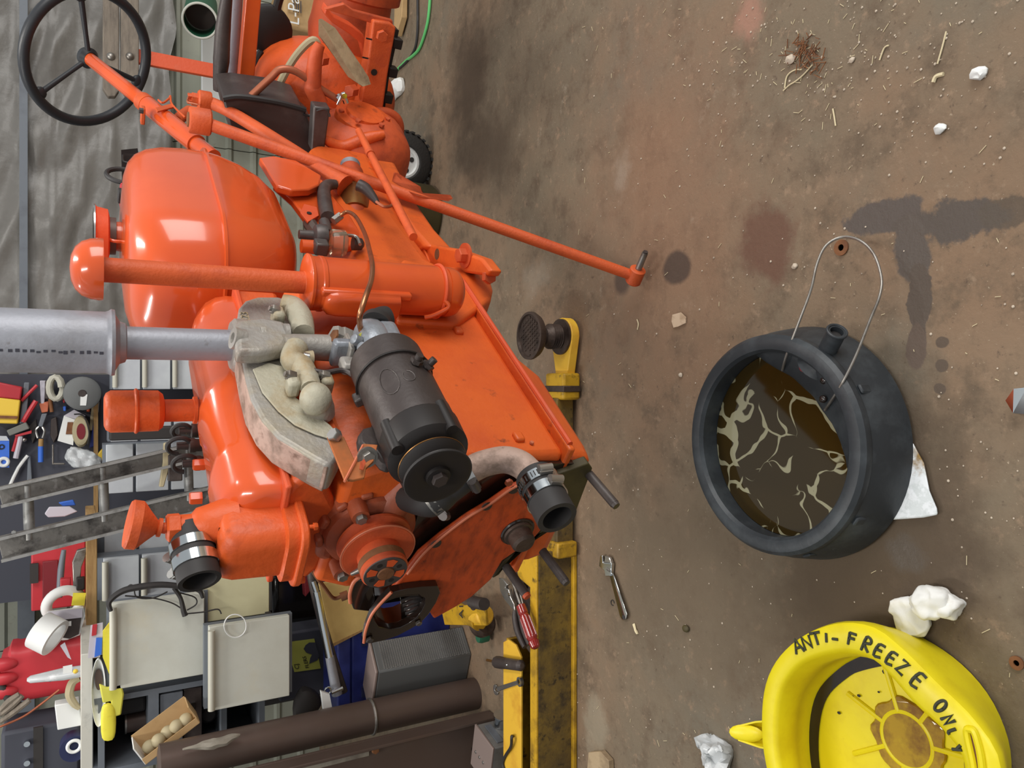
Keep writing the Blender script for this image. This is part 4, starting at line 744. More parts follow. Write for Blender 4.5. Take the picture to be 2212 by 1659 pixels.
# thin rod and dangling wire at the far side
MB().tube(PS(.12, (655, 1196), (680, 1240), (700, 1268), (720, 1292), (738, 1288)), .0035, 8).build('sensor_wire', 'rust', TR); MB().cyl(SS(736, 1290, .12), SS(752, 1284, .12), .008).build('sensor_tip', 'rust', TR)
# --- manifold
MF = MB().prism(PT(.165, (512, 690), (516, 664), (530, 648), (556, 640), (600, 640), (640, 650), (654, 690), (690, 740), (640, 770), (642, 800), (634, 830), (640, 862), (676, 892), (712, 920), (744, 948), (742, 966), (724, 1000), (708, 1004), (680, 990), (640, 966), (600, 942), (566, 905), (542, 860), (530, 815), (518, 750)), el * -.055).build('exhaust_manifold', 'cast_iron', TR, bevel=.008, seg=3)
MB().prism(PT(.167, (545, 800), (580, 786), (634, 800), (632, 830), (640, 862), (676, 892), (712, 920), (740, 948), (720, 952), (680, 940), (636, 920), (600, 890), (566, 850)), el * .003).build('tan_face', 'cast_tan', MF, bevel=.004)
MB().tube(PT(.125, (528, 806), (542, 862), (566, 908), (600, 944), (640, 970), (684, 992), (712, 1004)), [.012, .016, .019, .02, .02, .019, .014], 12).build('lower_shell', 'flaky', MF)
MB().prism(PT(.160, (513, 752), (526, 818), (538, 864), (562, 909), (597, 947), (638, 972), (680, 996), (708, 1010), (716, 998), (684, 978), (646, 956), (606, 930), (574, 894), (552, 852), (540, 812), (530, 770)), el * -.05).build('flaky_edge', 'flaky', MF, bevel=.002)
MB().ell(T(706, 990, .13), er * .028, el * .03, up * .02, 16, 10).build('end_boss', 'cast_iron', MF)
MB().prism(PT(.17, (505, 720), (505, 790), (560, 790), (612, 778), (624, 752), (612, 722), (560, 712)), el * .028).build('flange_block', 'cast_iron', MF, bevel=.009, seg=3)
xp = W(.405, .135, 1.165)
MB().lathe(xp, up, [(-.012, .046), (.006, .046), (.012, .04)], 32).build('exhaust_flange', 'cast_iron', MF)
MB().lathe(T(526, 735, .185), (up + el * .25).normalized(), [(0, .018), (.018, .018), (.0181, .009), (.004, .008)], 20).build('threaded_boss', 'cast_iron', MF)
MB().tube(PT(.18, (610, 752), (660, 750), (715, 752), (760, 756)), [.024, .022, .023, .026], 16).build('intake_tube', 'cast_iron', MF)
MB().lathe(T(735, 728, .20), (up * .9 + el * .4).normalized(), [(-.02, .02), (.002, .02), (.003, .017), (.014, .017)], 6).build('hex_plug', 'cast_iron', MF); MB().lathe(T(727, 728, .205), (up * .9 + el * .4).normalized(), [(.004, .0125), (.007, .012)], 6).build('rusty_cap', 'rust', MF)
MB().tube(PT(.19, (608, 655), (634, 664), (650, 690), (656, 720)), [.016, .02, .021, .018], 14).build('upper_runner', 'cast_tan', MF)
MB().tube(PT(.19, (640, 752), (630, 778), (650, 790), (664, 812), (672, 840)), [.02, .018, .019, .017, .016], 14).build('lower_runner', 'cast_tan', MF)
MB().ell(T(682, 862, .195), er * .026, el * .026, up * .024, 22, 14).build('heat_bulb', 'cast_tan', MF); MB().lathe(T(686, 872, .185), (T(700, 892, .17) - T(686, 872, .185)), [(0, .024), (.016, .02), (.03, .013)], 20).build('bulb_seat', 'cast_iron', MF)
for (a, b), (lx, ly) in (((599, 666), (600, 684)), ((662, 672), (660, 690)), ((634, 808), (632, 832)), ((706, 808), (704, 828))):
    lg = MB().box(T(lx, ly, .185), .03, .03, .02, er, el, up).build('lug', 'cast_tan', MF, bevel=.006); MB().hexb(T(a + 2, b + 6, .195), (up * .8 + el * .3).normalized(), .0088, .013).build('nut', 'steel_worn', MF); MB().lathe(T(a + 2, b + 6, .195) + (up * .8 + el * .3).normalized() * .011, (up * .8 + el * .3), [(0, .005), (.006, .0045)], 12).build('stud_end', 'steel_worn', MF)
sb = T(618, 722, .19); MB().cyl(sb, sb + (up + el * -.1).normalized() * .035, .0065, n=14).lathe(sb + up * .034, up, [(0, .012), (.008, .012), (.009, .009)], 6).lathe(sb, up, [(-.004, .018), (.003, .018)], 18).build('clamp_bolt', 'cast_iron', MF)
MB().cyl(T(668, 772, .2), T(655, 770, .2), .007, n=14).build('vacuum_stub', 'steel', MF); MB().lathe(T(675, 774, .195), up, [(0, .013), (.012, .011)], 16).build('stub_boss', 'cast_tan', MF)
text('casting_number', 'F1223', T(544, 708, .1665), er, up, .020, 'cast_tan', MF, .001)
MB().tube(PT(.2, (660, 795), (700, 805), (740, 800), (764, 812)), .0045, 8).build('linkage_rod', 'gen_black', TR)
# exhaust pipe and silencer
EX = MB().lathe(xp, up, [(0, .0265), (.17, .0265), (.172, .031), (.18, .034), (.186, .045), (.187, .052), (.192, .053), (.196, .050), (.2, .0485), (.62, .0485)], 40).build('exhaust_stack', 'silver', TR, ang=30)
sm_ = MB()
for k in range(26):
    z_ = 1.372 + k * .009 + random.uniform(-.002, .002); a_ = .93 + random.uniform(-.03, .03); dr = V((math.sin(a_ - 1.3), -math.cos(a_ - 1.3), 0)); sm_.box(V((xp.x, xp.y, z_)) + dr * .0487, .003 + random.random() * .003, .0006, .005, up.cross(dr), dr, up)
sm_.build('scuff_marks', 'dark_blue', EX)['kind'] = 'stuff'
# --- carburettor
CB = MB().box(T(755, 762, .2), .02, .05, .062, er, el, up).build('carburettor', 'alu', TR, bevel=.006)
MB().box(T(750, 762, .2), .045, .05, .008, er, el, up).build('gasket_plate', 'cast_iron', CB, bevel=.002); MB().box(T(754, 790, .2), .03, .022, .03, er, el, up).build('body_flange', 'cast_iron', CB, bevel=.006)
MB().ell(T(802, 742, .22), er * .042, el * .036, up * .028, 20, 10, .7).build('float_bowl', 'alu', CB)
MB().box(T(838, 734, .225), .06, .045, .036, er, el, up).build('bowl_cover', 'alu', CB, bevel=.01, seg=3)
for a, b in ((770, 735), (785, 752), (800, 762), (812, 740), (850, 738), (778, 770)): MB().lathe(T(a, b, .238), (up + el * .5).normalized(), [(-.006, .009), (.006, .009), (.008, .007), (.009, .0)], 14).build('boss', 'alu', CB)
MB().tube(PT(.235, (798, 690), (806, 704), (824, 708), (838, 698), (846, 712), (828, 720)), .004, 8).build('throttle_lever', 'silver', CB)
IH = MB().tube(PT(.22, (836, 690), (826, 692), (812, 700), (800, 716)), [.024, .025, .025, .022], 20).build('intake_hose', 'rubber', TR)
MB().lathe(T(812, 700, .228), (up * .5 + FR).normalized(), [(-.008, .0265), (.006, .0265)], 24).build('hose_collar', 'rubber', IH)
# --- fuel line and sediment bowl
FLN = MB().tube([T(733, 468, .14), T(738, 464, .145), T(750, 458, .15), T(764, 464, .16), T(776, 480, .17), T(790, 510, .20), T(798, 540, .25), T(804, 570, .29), T(802, 605, .30), T(790, 640, .30), T(778, 680, .28), T(778, 705, .25), T(786, 730, .235)], .0048, 10).build('fuel_line', 'copper', TR)
MB().cyl(T(782, 722, .24), T(792, 738, .235), .008, n=6).build('brass_nut', 'lemon', FLN); MB().cyl(T(720, 478, .13), T(736, 466, .14), .010, n=6).build('flare_nut', 'steel_worn', FLN)
bw = T(708, 512, .13); 
BW = MB().lathe(bw + up * .035, -up, [(-.03, .010), (0, .012), (.005, .024), (.014, .028), (.03, .028)], 20).build('sediment_bowl', 'dark_alu', TR)
MB().box(T(693, 534, .13), .03, .03, .03, er, el, up).build('valve_body', 'dark_alu', BW, bevel=.004); MB().tube(PT(.13, (700, 480), (704, 492), (706, 505)), .013, 10).build('inlet_elbow', 'dark_alu', BW)
MB().lathe(T(733, 525, .13) + up * .02, -up, [(0, .028), (.004, .03), (.03, .03), (.034, .026)], 24).build('glass_jar', 'glass_bowl', BW); MB().tube(PT(.15, (722, 508), (748, 508), (770, 512), (778, 528)), .004, 8).build('wire_bail', 'steel_worn', BW); MB().lathe(T(762, 526, .13), -up, [(0, .016), (.02, .014), (.026, .006)], 16).build('thumb_nut', 'gen_black', BW)
MB().lathe(T(680, 534, .12), up, [(-.004, .016), (.03, .015)], 18).build('tank_outlet', 'paint', TR)
MB().prism(PT(.12, (656, 445), (684, 452), (688, 470), (664, 484), (648, 464)), el * .006).build('tank_strap', 'paint_dusty', TR, bevel=.001); MB().lathe(T(668, 460, .128), el, [(0, .006), (.001, .0055)], 14).build('strap_hole', 'black', TR); MB().tube(PT(.11, (668, 482), (680, 500), (690, 512)), .016, 8).build('strap_fitting', 'post_brown', TR)
MB().tube(PT(.13, (725, 398), (708, 400), (700, 412), (702, 440), (708, 470)), [.012, .015, .016, .018, .017], 12).build('taped_cable', 'gen_black', TR)
MB().tube(PT(.16, (775, 400), (790, 408), (805, 425), (815, 438)), [.016, .015, .011, .006], 12).build('cable_sheath', 'gen_black', TR); MB().tube(PT(.17, (813, 436), (828, 446), (842, 446), (852, 440), (856, 452)), .004, 8).build('frayed_wire', 'copper_dull', TR)
# --- steering cross tube with brass band and silver ring
ca = T(850, 520, .06); cbp = T(760, 352, .14); cd = (cbp - ca).normalized(); cl = (cbp - ca).length
e0 = T(775, 560, .03); e1 = T(757, 362, .12); ed = (e1 - e0).normalized(); eL = (e1 - e0).length
XT = MB().lathe(e0, ed, [(0, .036), (eL * .5, .036), (eL * .82, .040), (eL * .84, .036), (eL * .93, .034), (eL, .026)], 28).build('cross_tube', 'paint_old', TR); f = lambda k: e0 + ed * eL * k
MB().lathe(f(.46), ed, [(0, .041), (eL * .22, .043), (eL * .235, .040)], 32).build('brass_band', 'brass', XT)
MB().pipe(f(.97), f(1.03), .028, .02, 28).build('ring_collar', 'silver', XT); MB().lathe(f(.99), ed, [(0, .02), (.001, .02)], 20).build('ring_bore', 'dark', XT)
# --- air cleaner
ac = T(660, 611, .215); ab = T(985, 622, .215); H_ = ac.z - ab.z
AC = MB().lathe(V((ac.x, ac.y, ab.z)), up, [(0, .020), (.004, .036), (.012, .045), (.022, .049), (.036, .0495), (.037, .0475), (.043, .0475), (.044, .0495), (H_ - .03, .0495), (H_ - .028, .051), (H_ - .022, .051), (H_ - .02, .0495), (H_ - .008, .0495), (H_ - .006, .053), (H_ - .001, .0535), (H_, .051), (H_ + .003, .03)], 44).build('air_cleaner', 'paint', TR, ang=30)
MB().torus(V((ac.x, ac.y, ab.z + .05)), up + V((.03, 0, 0)), .0515, .0038, 44, 8).build('clamp_wire', 'paint_dusty', AC)
MB().tube([V((ac.x, ac.y, ab.z + .052)) + FR * .05 + el * .01, V((ac.x, ac.y, ab.z + .045)) + FR * .058 + el * .0, V((ac.x, ac.y, ab.z + .07)) + FR * .057 + el * -.02, V((ac.x, ac.y, ab.z + .085)) + FR * .053 + el * -.028], .0045, 8).build('clamp_latch', 'paint', AC)
st_ = V((ac.x, ac.y, ac.z)); ST = MB().lathe(st_, up, [(0, .0235), (.004, .020), (T(205, 600, .215).z - ac.z, .020)], 28).build('inlet_stack', 'paint_rough', AC)
cz_ = T(214, 590, .215).z; CPp = V((ac.x, ac.y, cz_)) + el * .0
MB().lathe(CPp, up, [(-.001, .022), (-.006, .045), (-.006, .049), (0, .0495), (.012, .048), (.024, .043), (.033, .034), (.039, .02), (.041, .0)], 40).build('rain_cap', 'paint_tank', AC, ang=50)
bx = V((ac.x, ac.y, 0)) + FR * .045 - el * .006
MB().loft([[V((bx.x, bx.y, z)) + er * x + el * y for x, y in rrect(w_, .05 * w_ / .05, .016, 5)] for z, w_ in ((ac.z - .165, .040), (ac.z - .16, .05), (ac.z - .045, .05), (ac.z - .03, .046), (ac.z - .022, .034))]).build('side_boss', 'paint', AC, ang=50)
MB().box(V((bx.x, bx.y, ac.z - .1)) + er * .012 + el * .02, .05, .014, .17, er, el, up).build('boss_seam', 'paint', AC, bevel=.004)
# --- fuel tank
TS, TL, TWd = .985, .285, .168
tp = [(.958, .30), (.964, .48), (.985, .68), (1.02, .82), (1.065, .92), (1.11, .98), (1.138, 1.0), (1.19, 1.0), (1.235, .98), (1.268, .94), (1.29, .88), (1.305, .79), (1.314, .66), (1.32, .4), (1.321, .1)]
def tring(z, k, ex=0):
    L2, W2 = (TL - .05 * (1 - k)) * 2 * k ** .9 + ex, TWd * 2 * k + ex; r = min(L2, W2) * .44
    return [W(TS + x, y, z) for x, y in rrect(L2, W2, r, 9)]
FT = MB().loft([tring(z, k) for z, k in tp]).build('fuel_tank', 'paint_tank', TR, ang=60)
MB().loft([tring(1.137, 1, 0), tring(1.138, 1, .016), tring(1.143, 1, .017), tring(1.145, 1, .006)]).build('tank_seam', 'paint_tank', FT, ang=60)
MB().box(W(TS + .283, .0, 1.142), .02, .06, .008, er, el, up).build('seam_tab', 'paint_tank', FT, bevel=.002)
cp_ = W(T(262, 515, 0).dot(er) * 0 + 1.02, 0, 1.317)
cp_ = T(266, 512, 0); cp_ = V((cp_.x, cp_.y, 1.316))
MB().lathe(cp_, up, [(0, .034), (.016, .032)], 28).build('filler_neck', 'paint', FT)
CA = MB().lathe(cp_, up, [(.014, .03), (.015, .04), (.026, .04), (.028, .05), (.03, .058), (.052, .062), (.054, .066), (.057, .066), (.058, .06)], 36).build('fuel_cap', 'paint_dusty', FT); MB().lathe(cp_, up, [(.014, .041), (.027, .0415)], 32).build('cap_gasket', 'post_brown', CA); MB().lathe(cp_, up, [(.0545, .0675), (.058, .0675)], 36).build('cap_rim', 'steel', CA)
MB().tube([cp_ + FR * .04 + el * .01, cp_ + FR * .044 + el * .012 + up * .02, cp_ + FR * .036 + el * .012 + up * .03], .004, 8).build('cap_clip', 'paint', CA)
# dash behind the tank
DP = MB().prism(PT(-.12, (262, 338), (300, 334), (300, 430), (272, 436), (264, 410)), er * .05).build('dash_panel', 'black', TR, bevel=.004)
MB().torus(T(268, 380, -.12), el, .045, .007, 28, 8).build('gauge_ring', 'rubber', DP); MB().tube(PT(-.12, (266, 400), (264, 430), (268, 462)), .008, 8).build('oil_pipe', 'red', DP); MB().lathe(T(272, 424, -.1), up, [(0, .02), (.018, .021), (.02, .018)], 24).build('gauge_cap', 'rubber', DP); MB().tube(PT(-.12, (266, 336), (268, 350), (290, 352)), .004, 6).build('wire', 'black', DP)
# --- lower hose, elbow
LH = MB().tube([hb + el * .07 - up * .04 + er * .10, T(930, 1082, .11), T(965, 1056, .13), T(996, 1032, .15), T(1012, 1020, .16)], .0255, 20).build('lower_hose', 'rubber', TR)
LE = MB().tube([T(1004, 1026, .155), T(1022, 1012, .165), T(1050, 1000, .175), T(1090, 993, .185), T(1122, 1002, .19), T(1144, 1020, .19), T(1158, 1036, .19)], [.0205, .0215, .021, .0215, .022, .0215, .021], 20).build('pipe_elbow', 'flaky', TR)
q0 = T(1158, 1034, .19); q1 = T(1190, 1096, .19) + FR * .0; qd = ((q1 - q0).normalized() + FR * .55).normalized()
LS = MB().pipe(q0 - qd * .005, q0 + qd * .082, .031, .023, 32).build('hose_stub', 'rubber', TR); MB().lathe(q0 + qd * .03, qd, [(0, .02), (.001, .0228)], 24).build('stub_inside', 'black', LS)
clamp(q0 + qd * .006, qd, .0315, .017, LS, el * .9 + up * .1); clamp(q0 + qd * .03, qd, .0315, .016, LS, el - up * .1, slots=False)
d1 = (T(1030, 1010, .168) - T(1000, 1028, .153)).normalized(); clamp(T(1012, 1021, .16) - d1 * .01, d1, .0265, .016, LH, up * .2 + FR, 'steel'); d2 = (T(965, 1056, .13) - T(935, 1078, .11)).normalized(); clamp(T(940, 1076, .115) - d2 * .01, d2, .0265, .014, LH, FR - up * .8, 'steel_worn', False)
# --- generator
GA = er; gf = W(.005, .232, .972); G0, G1 = .0, .232
GN = MB().lathe(gf, GA, [(.0, .030), (.004, .05), (.03, .0585), (.075, .0585), (.076, .0575), (G1 - .06, .0575), (G1 - .055, .0575), (G1 - .006, .0575), (G1, .052), (G1 + .004, .0)], 48).build('generator', 'gen_black', TR, ang=30)
MB().lathe(gf, GA, [(G1 - .060, .0592), (G1 - .012, .0592)], 48).build('brush_band', 'gen_black', GN)
MB().lathe(gf, GA, [(-.004, .036), (.0, .052), (.006, .0595), (.045, .0605), (.05, .0585)], 40).build('drive_end_frame', 'black', GN, ang=30)
for a_ in (70, 160, 250, 340):
    r_ = math.radians(a_); dr = el * math.cos(r_) + up * math.sin(r_); MB().cyl(gf + dr * .056 - er * .002, gf + dr * .056 + er * .055, .009, n=12).build('through_bolt', 'black', GN)
tb = gf + GA * (G1 - .058); dr = (up * .86 - el * .5).normalized()
MB().box(tb + dr * .062 + FR * .004, .02, .016, .014, er, er.cross(dr), dr).build('band_screw', 'dark_alu', GN, bevel=.003); MB().torus(tb, GA, .0605, .002, 40, 6, 0, 360).build('band_edge', 'black', GN)
for dd, L_ in (((up * .35 - el * .95), .012), ((el * .8 - up * .5), .015), ((el * .95 - up * .2), .012)):
    dd = dd.normalized(); MB().cyl(gf + GA * (G1 - .085) + dd * .054, gf + GA * (G1 - .085) + dd * (.062 + L_), .006, n=12).lathe(gf + GA * (G1 - .085) + dd * .06, dd, [(0, .010), (.006, .010)], 6).build('terminal', 'gen_black', GN)
# scratch-engraved oval mark
dm = (up * .62 + el * .78).normalized(); tm = GA.cross(dm); pm = gf + GA * .14 + dm * .0577
def onb(u, v_): a_ = v_ / .0577; return gf + GA * (.118 + u) + (dm * math.cos(a_) + tm * math.sin(a_)) * .0579
MB().tube([onb(.028 * math.cos(k * .4), .014 * math.sin(k * .4)) for k in range(17)], .0009, 6, sm=0).build('engraved_mark', 'dark_alu', GN)
MB().tube([onb(.012 * math.cos(k * .5) - .002, .03 + .009 * math.sin(k * .5)) for k in range(12)], .0008, 6, sm=0).build('engraved_mark', 'dark_alu', GN)
PG = MB().lathe(gf - er * .006, FR, [(0, .034), (.004, .048), (.008, .049), (.011, .046), (.018, .035), (.025, .046), (.028, .049), (.032, .048), (.033, .044), (.030, .022), (.029, .018), (.034, .017), (.035, .01)], 48).build('generator_pulley', 'black', TR, ang=30)
MB().hexb(gf - er * .04, FR, .0115, .008).build('pulley_nut', 'gen_black', PG); MB().torus(gf - er * .037, er, .0485, .0012, 48, 6).build('rim_edge', 'rubber', PG); MB().torus(gf - er * .011, er, .0487, .001, 48, 6).build('rim_edge', 'brass', PG)
GE = MB().prism([T(a_, b_, .182) for a_, b_ in ((768, 962), (778, 948), (800, 942), (846, 926), (872, 930), (884, 965), (866, 1000), (836, 1026), (818, 1018), (802, 998), (782, 990), (770, 978))], el * .022).build('adjuster_ear', 'gen_black', GN, bevel=.005)
# bracket
b1 = PT(.2, (706, 948), (722, 938), (742, 948), (766, 1000), (752, 1042), (742, 1038)); BR = MB().prism(b1, el * .004).build('adjuster_bracket', 'rusty_bracket', TR, bevel=.001)
b2 = [T(744, 1040, .2), T(783, 962, .205), T(815, 965, .212), T(806, 1000, .212), T(790, 1016, .21), T(786, 1036, .206), T(760, 1042, .2)]; MB().prism(b2, el * .004).build('slotted_arm', 'rusty_bracket', BR, bevel=.001)
MB().tube([T(744, 1040, .206), T(765, 1000, .21), T(784, 962, .212)], .002, 6, sm=0).build('arm_edge', 'edge_pink', BR); MB().prism(PT(.218, (778, 1000), (786, 992), (790, 1000), (784, 1016), (776, 1014)), el * .001).build('slot', 'paint_plate', BR)
MB().hexb(T(794, 988, .212), (el * .5 + FR), .010, .009).lathe(T(794, 988, .212), (el * .5 + FR), [(-.003, .015), (.001, .015)], 18).build('slot_bolt', 'steel_worn', BR); MB().hexb(T(728, 944, .205), (el * .4 + up * .5), .010, .012).build('bracket_nut', 'steel', BR)
MB().prism(PT(.155, (668, 848), (690, 848), (735, 950), (760, 1010), (740, 1030), (700, 930)), el * .004).build('side_rail', 'paint_cast', TR, bevel=.001)
# --- frame bracket with bolts behind the air cleaner, torque tube, side channel
zt = .645; FB = MB().prism([Z(862, 545, zt), Z(880, 524, zt), Z(925, 527, zt), Z(962, 534, zt), Z(985, 538, zt), Z(1040, 558, zt), Z(1060, 584, zt), Z(1052, 596, zt), Z(940, 580, zt), Z(905, 572, zt), Z(880, 562, zt)], -up * .03).build('frame_bracket', 'paint_block', TR, bevel=.006, seg=3)
MB().prism([Z(862, 532, zt + .006), Z(912, 528, zt + .006), Z(926, 566, zt + .006), Z(880, 562, zt + .006)], -up * .006).build('shim_plate', 'paint_block', FB, bevel=.001)
MB().hexb(Z(1054, 598, zt - .012), (FR + el * .6), .016, .012).build('bolt', 'paint_old', FB)
p = Z(893, 548, zt); a_ = (up + V((.06, .03, 0))).normalized(); MB().lathe(p - a_ * .01, a_, [(0, .0105)] + [(.01 + k * .004, .0105 if k % 2 else .0118) for k in range(9)] + [(.05, .0115), (.065, .0115)], 16).lathe(p + a_ * .055, a_, [(0, .0185), (.017, .0185), (.019, .016)], 6).build('jack_bolt', 'paint_old', FB)
MB().prism(PT(.165, (985, 700), (1062, 645), (1066, 625), (1058, 596), (1040, 578), (940, 572), (870, 558), (850, 600), (860, 690)), el * -.13).build('bell_housing', 'paint_block', TR, bevel=.008, seg=3)
MB().lathe(Z(944, 549, zt), up, [(-.004, .0135), (.0006, .0135)], 18).build('open_hole', 'rust', FB)
p = Z(1007, 552, zt); MB().lathe(p, up + V((-.08, -.05, 0)), [(0, .028), (.005, .028)], 24).lathe(p, up + V((-.08, -.05, 0)), [(.005, .017), (.02, .017), (.022, .015)], 6).build('washer_bolt', 'paint_old', FB)
MB().loft([[W(s, a_ * k, z) for a_, z in ((.6, zz), (1, zz - .02), (1, zb + .03), (.6, zb), (-.6, zb), (-1, zb + .03), (-1, zz - .02), (-.6, zz))] for s, k, zz, zb in ((.62, .15, .92, .62), (.68, .15, .90, .62), (.8, .12, .86, .64), (1.05, .1, .84, .64), (1.5, .1, .82, .6))]).build('torque_tube', 'paint_block', TR, bevel=.02, seg=3)
FCc = MB().prism([Z(a, b, .655) for a, b in ((798, 470), (818, 524), (846, 552), (880, 566), (925, 532), (888, 490), (846, 425), (806, 345), (790, 345), (790, 400))], -up * .07).build('side_channel', 'paint_block', TR, bevel=.012, seg=3)
MB().lathe(Z(822, 469, .6555), up, [(0, .007), (.001, .007)], 14).build('channel_hole', 'black', FCc); MB().hexb(Z(790, 473, .655), up, .008, .008).build('screw', 'steel', FCc)
MB().prism(PT(.14, (560, 340), (590, 336), (640, 346), (694, 378), (690, 398), (668, 408), (630, 410), (598, 400)), el * -.02).build('hood_flap', 'paint_tank', TR, bevel=.004)
MB().prism(PT(.11, (590, 395), (640, 402), (700, 400), (760, 470), (790, 520), (720, 540), (660, 470), (630, 430)), el * -.02).build('tank_apron', 'paint_tank', TR, bevel=.004)
# --- drag link, pitman rod, thin rod
DLa = T(433, 262, .15); DLb = Z(1372, 597, .045); dl = (DLb - DLa).normalized()
DL = MB().cyl(DLa + dl * .03, DLb - dl * .015, .0165, .0150, 20).build('drag_link', 'paint_rough', TR)
MB().lathe(DLa - up * .026 + dl * .0, up, [(0, .030), (.004, .034), (.05, .034), (.054, .031), (.0545, .018)], 28).build('link_eye', 'paint_rough', DL); MB().lathe(DLa + up * .026, up, [(0, .02), (.006, .018)], 20).build('eye_dust_plug', 'rust', DL)
sdv = (Z(1402, 546, .055) - Z(1383, 590, .045)).normalized(); MB().lathe(DLb - sdv * .022, sdv, [(0, .019), (.004, .0225), (.046, .0225), (.048, .019), (.0485, .013)], 26).build('ball_socket', 'paint_rough', DL); MB().cyl(DLb + sdv * .02, DLb + sdv * .082, .0095, .0085, 16).build('ball_stud', 'steel_worn', DL); MB().cyl(DLb + sdv * .05, DLb + sdv * .086, .0068, n=14).build('stud_thread', 'gen_black', DL)
pa = T(440, 218, .13); pb = T(700, 372, .13)
PR = MB().tube([pa, T(490, 238, .13), T(600, 305, .13), pb, T(745, 402, .125)], [.018, .017, .018, .021, .03], 16).build('steering_arm', 'paint_rough', TR)
MB().lathe(pa - up * .02, up, [(0, .026), (.004, .028), (.032, .028), (.036, .024)], 24).build('arm_eye', 'paint_rough', PR); MB().lathe(pa + up * .014, up, [(0, .018), (.018, .018)], 6).build('castle_nut', 'paint_rough', PR)
for k in range(5): a_ = k * 1.256; MB().box(pa + up * .036 + V((math.cos(a_), math.sin(a_), 0)) * .011, .007, .006, .012, (math.cos(a_), math.sin(a_), 0), (-math.sin(a_), math.cos(a_), 0)).build('nut_tooth', 'paint_rough', PR)
MB().tube([pa + up * .04, pa + up * .045 + FR * .03, pa + up * .02 + FR * .04], .0025, 6).build('split_pin', 'copper_dull', PR)
TRD = MB().cyl(T(775, 283, .22), T(893, 512, .22), .0095, .0095, 14).build('brake_rod', 'paint_rough', TR); MB().cyl(T(797, 326, .221), T(801, 334, .221), .0115, n=14).build('rod_collar', 'paint_rough', TRD)
MB().prism(PT(.15, (850, 372), (900, 402), (904, 416), (965, 420), (970, 428), (960, 434), (900, 424), (846, 392)), -up * .012).build('foot_bar', 'paint_old', TR, bevel=.003)
# --- steering column and wheel
WH = T(192, 126, 0); shd = (T(400, 292, 0) - WH).normalized(); wn = (er * .83 + up * .555).normalized()
SC = MB().cyl(WH, WH + shd * .75, .021, .024, 24).build('steering_column', 'paint_tank', TR); MB().ell(WH, er * .021, el * .021, up * .021).build('column_end', 'paint_tank', SC)
k_ = .36; pc = WH + shd * k_; MB().lathe(pc, shd, [(0, .0265), (.02, .0275), (.3, .029)], 24).build('lower_jacket', 'paint_tank', SC)
MB().lathe(pc, shd, [(-.012, .0285), (.02, .0285)], 24).build('column_clamp', 'paint_rough', SC); MB().box(T(308, 246, 0) + FR * .01, .03, .05, .012, er, el, up).build('clamp_ear', 'paint_rough', SC, bevel=.003); MB().hexb(T(310, 240, .03), up, .008, .012).build('clamp_bolt', 'gen_black', SC)
MB().prism(PT(.03, (335, 236), (372, 226), (376, 234), (340, 244)), el * .005).build('throttle_bracket', 'paint_rough', SC, bevel=.001); MB().tube(PT(.035, (342, 216), (352, 222), (366, 212), (368, 208), (372, 226), (400, 254)), .0032, 8).build('throttle_rod', 'paint_rough', SC); MB().tube(PT(.0, (380, 262), (395, 250), (410, 240)), .018, 10).build('box_arm', 'paint_rough', SC)
SW = MB().torus(WH, wn, .212, .0165, 64, 12).build('steering_wheel', 'wheel_black', TR)
wx_, wy_, _ = frame(wn)
hubm = MB().lathe(WH - wn * .012, wn, [(0, .024), (.012, .034), (.03, .03), (.034, .02)], 24).build('wheel_hub', 'wheel_black', SW)
def on_plane(ix, iy):
    r = ray(ix, iy); k = (WH - CP).dot(wn) / r.dot(wn); return CP + r * k
for a, b in ((176, 2), (95, 195), (310, 182)):
    p = on_plane(a, b); d_ = (p - WH).normalized(); p = WH + d_ * .205; MB().tube([WH + d_ * .022, WH + d_ * .08, p], [.0085, .0075, .0095], 12).build('spoke', 'wheel_black', SW); MB().ell(WH + d_ * .198, d_ * .022, d_.cross(wn) * .022, wn * .013, 16, 8).build('spoke_root', 'wheel_black', SW)
# --- battery tray area (black box and bracket)
RS = 1.75
BX = MB().prism(PS(1.55, (482, 215), (520, 212), (600, 222), (658, 238), (670, 268), (690, 286), (690, 334), (640, 336), (560, 318), (500, 292)), er * .22).build('tool_tray', 'gen_black', TR, bevel=.006)
MB().tube(PS(1.545, (482, 214), (520, 210), (600, 222), (660, 238)), .009, 8).build('tray_rim', 'black', BX); MB().tube(PS(1.54, (655, 246), (668, 250), (680, 242)), .004, 6).build('tray_wire', 'black', BX)
SB = MB().prism(PS(1.48, (678, 230), (714, 234), (700, 334), (672, 326)), er * .05).build('silver_bracket', 'dark_alu', TR, bevel=.005); MB().tube(PS(1.475, (684, 240), (700, 236), (710, 244), (712, 252)), .003, 6).build('bracket_wire', 'gen_black', SB)
# --- seat frame bars
MB().prism(PS(1.85, (533, -20), (566, -20), (546, 212), (514, 206)), er * .05).build('seat_bar', 'paint', TR, bevel=.003)
MB().tube(PS(1.95, (508, -20), (500, 110), (494, 214)), .024, 16).build('tube_bar', 'silver', TR)
MB().tube(PS(1.8, (492, -20), (482, 60), (478, 130), (472, 196)), [.014, .022, .024, .016], 10).build('seat_pad', 'gen_black', TR)
MB().lathe(SS(578, 60, 2.05), FR, [(0, .075), (.03, .075), (.04, .06)], 28).build('belt_guard', 'black', TR); MB().tube(PS(2.03, (606, -10), (598, 20), (604, 44)), .014, 8).build('guard_strut', 'black', TR)
MB().tube(PS(2.0, (565, 110), (556, 130), (552, 170), (562, 212)), .012, 8).build('guard_tail', 'black', TR)
MB().prism(PS(2.1, (604, 78), (624, 92), (632, 104), (640, 140), (602, 142)), er * .03).build('guard_plate', 'black', TR, bevel=.003)
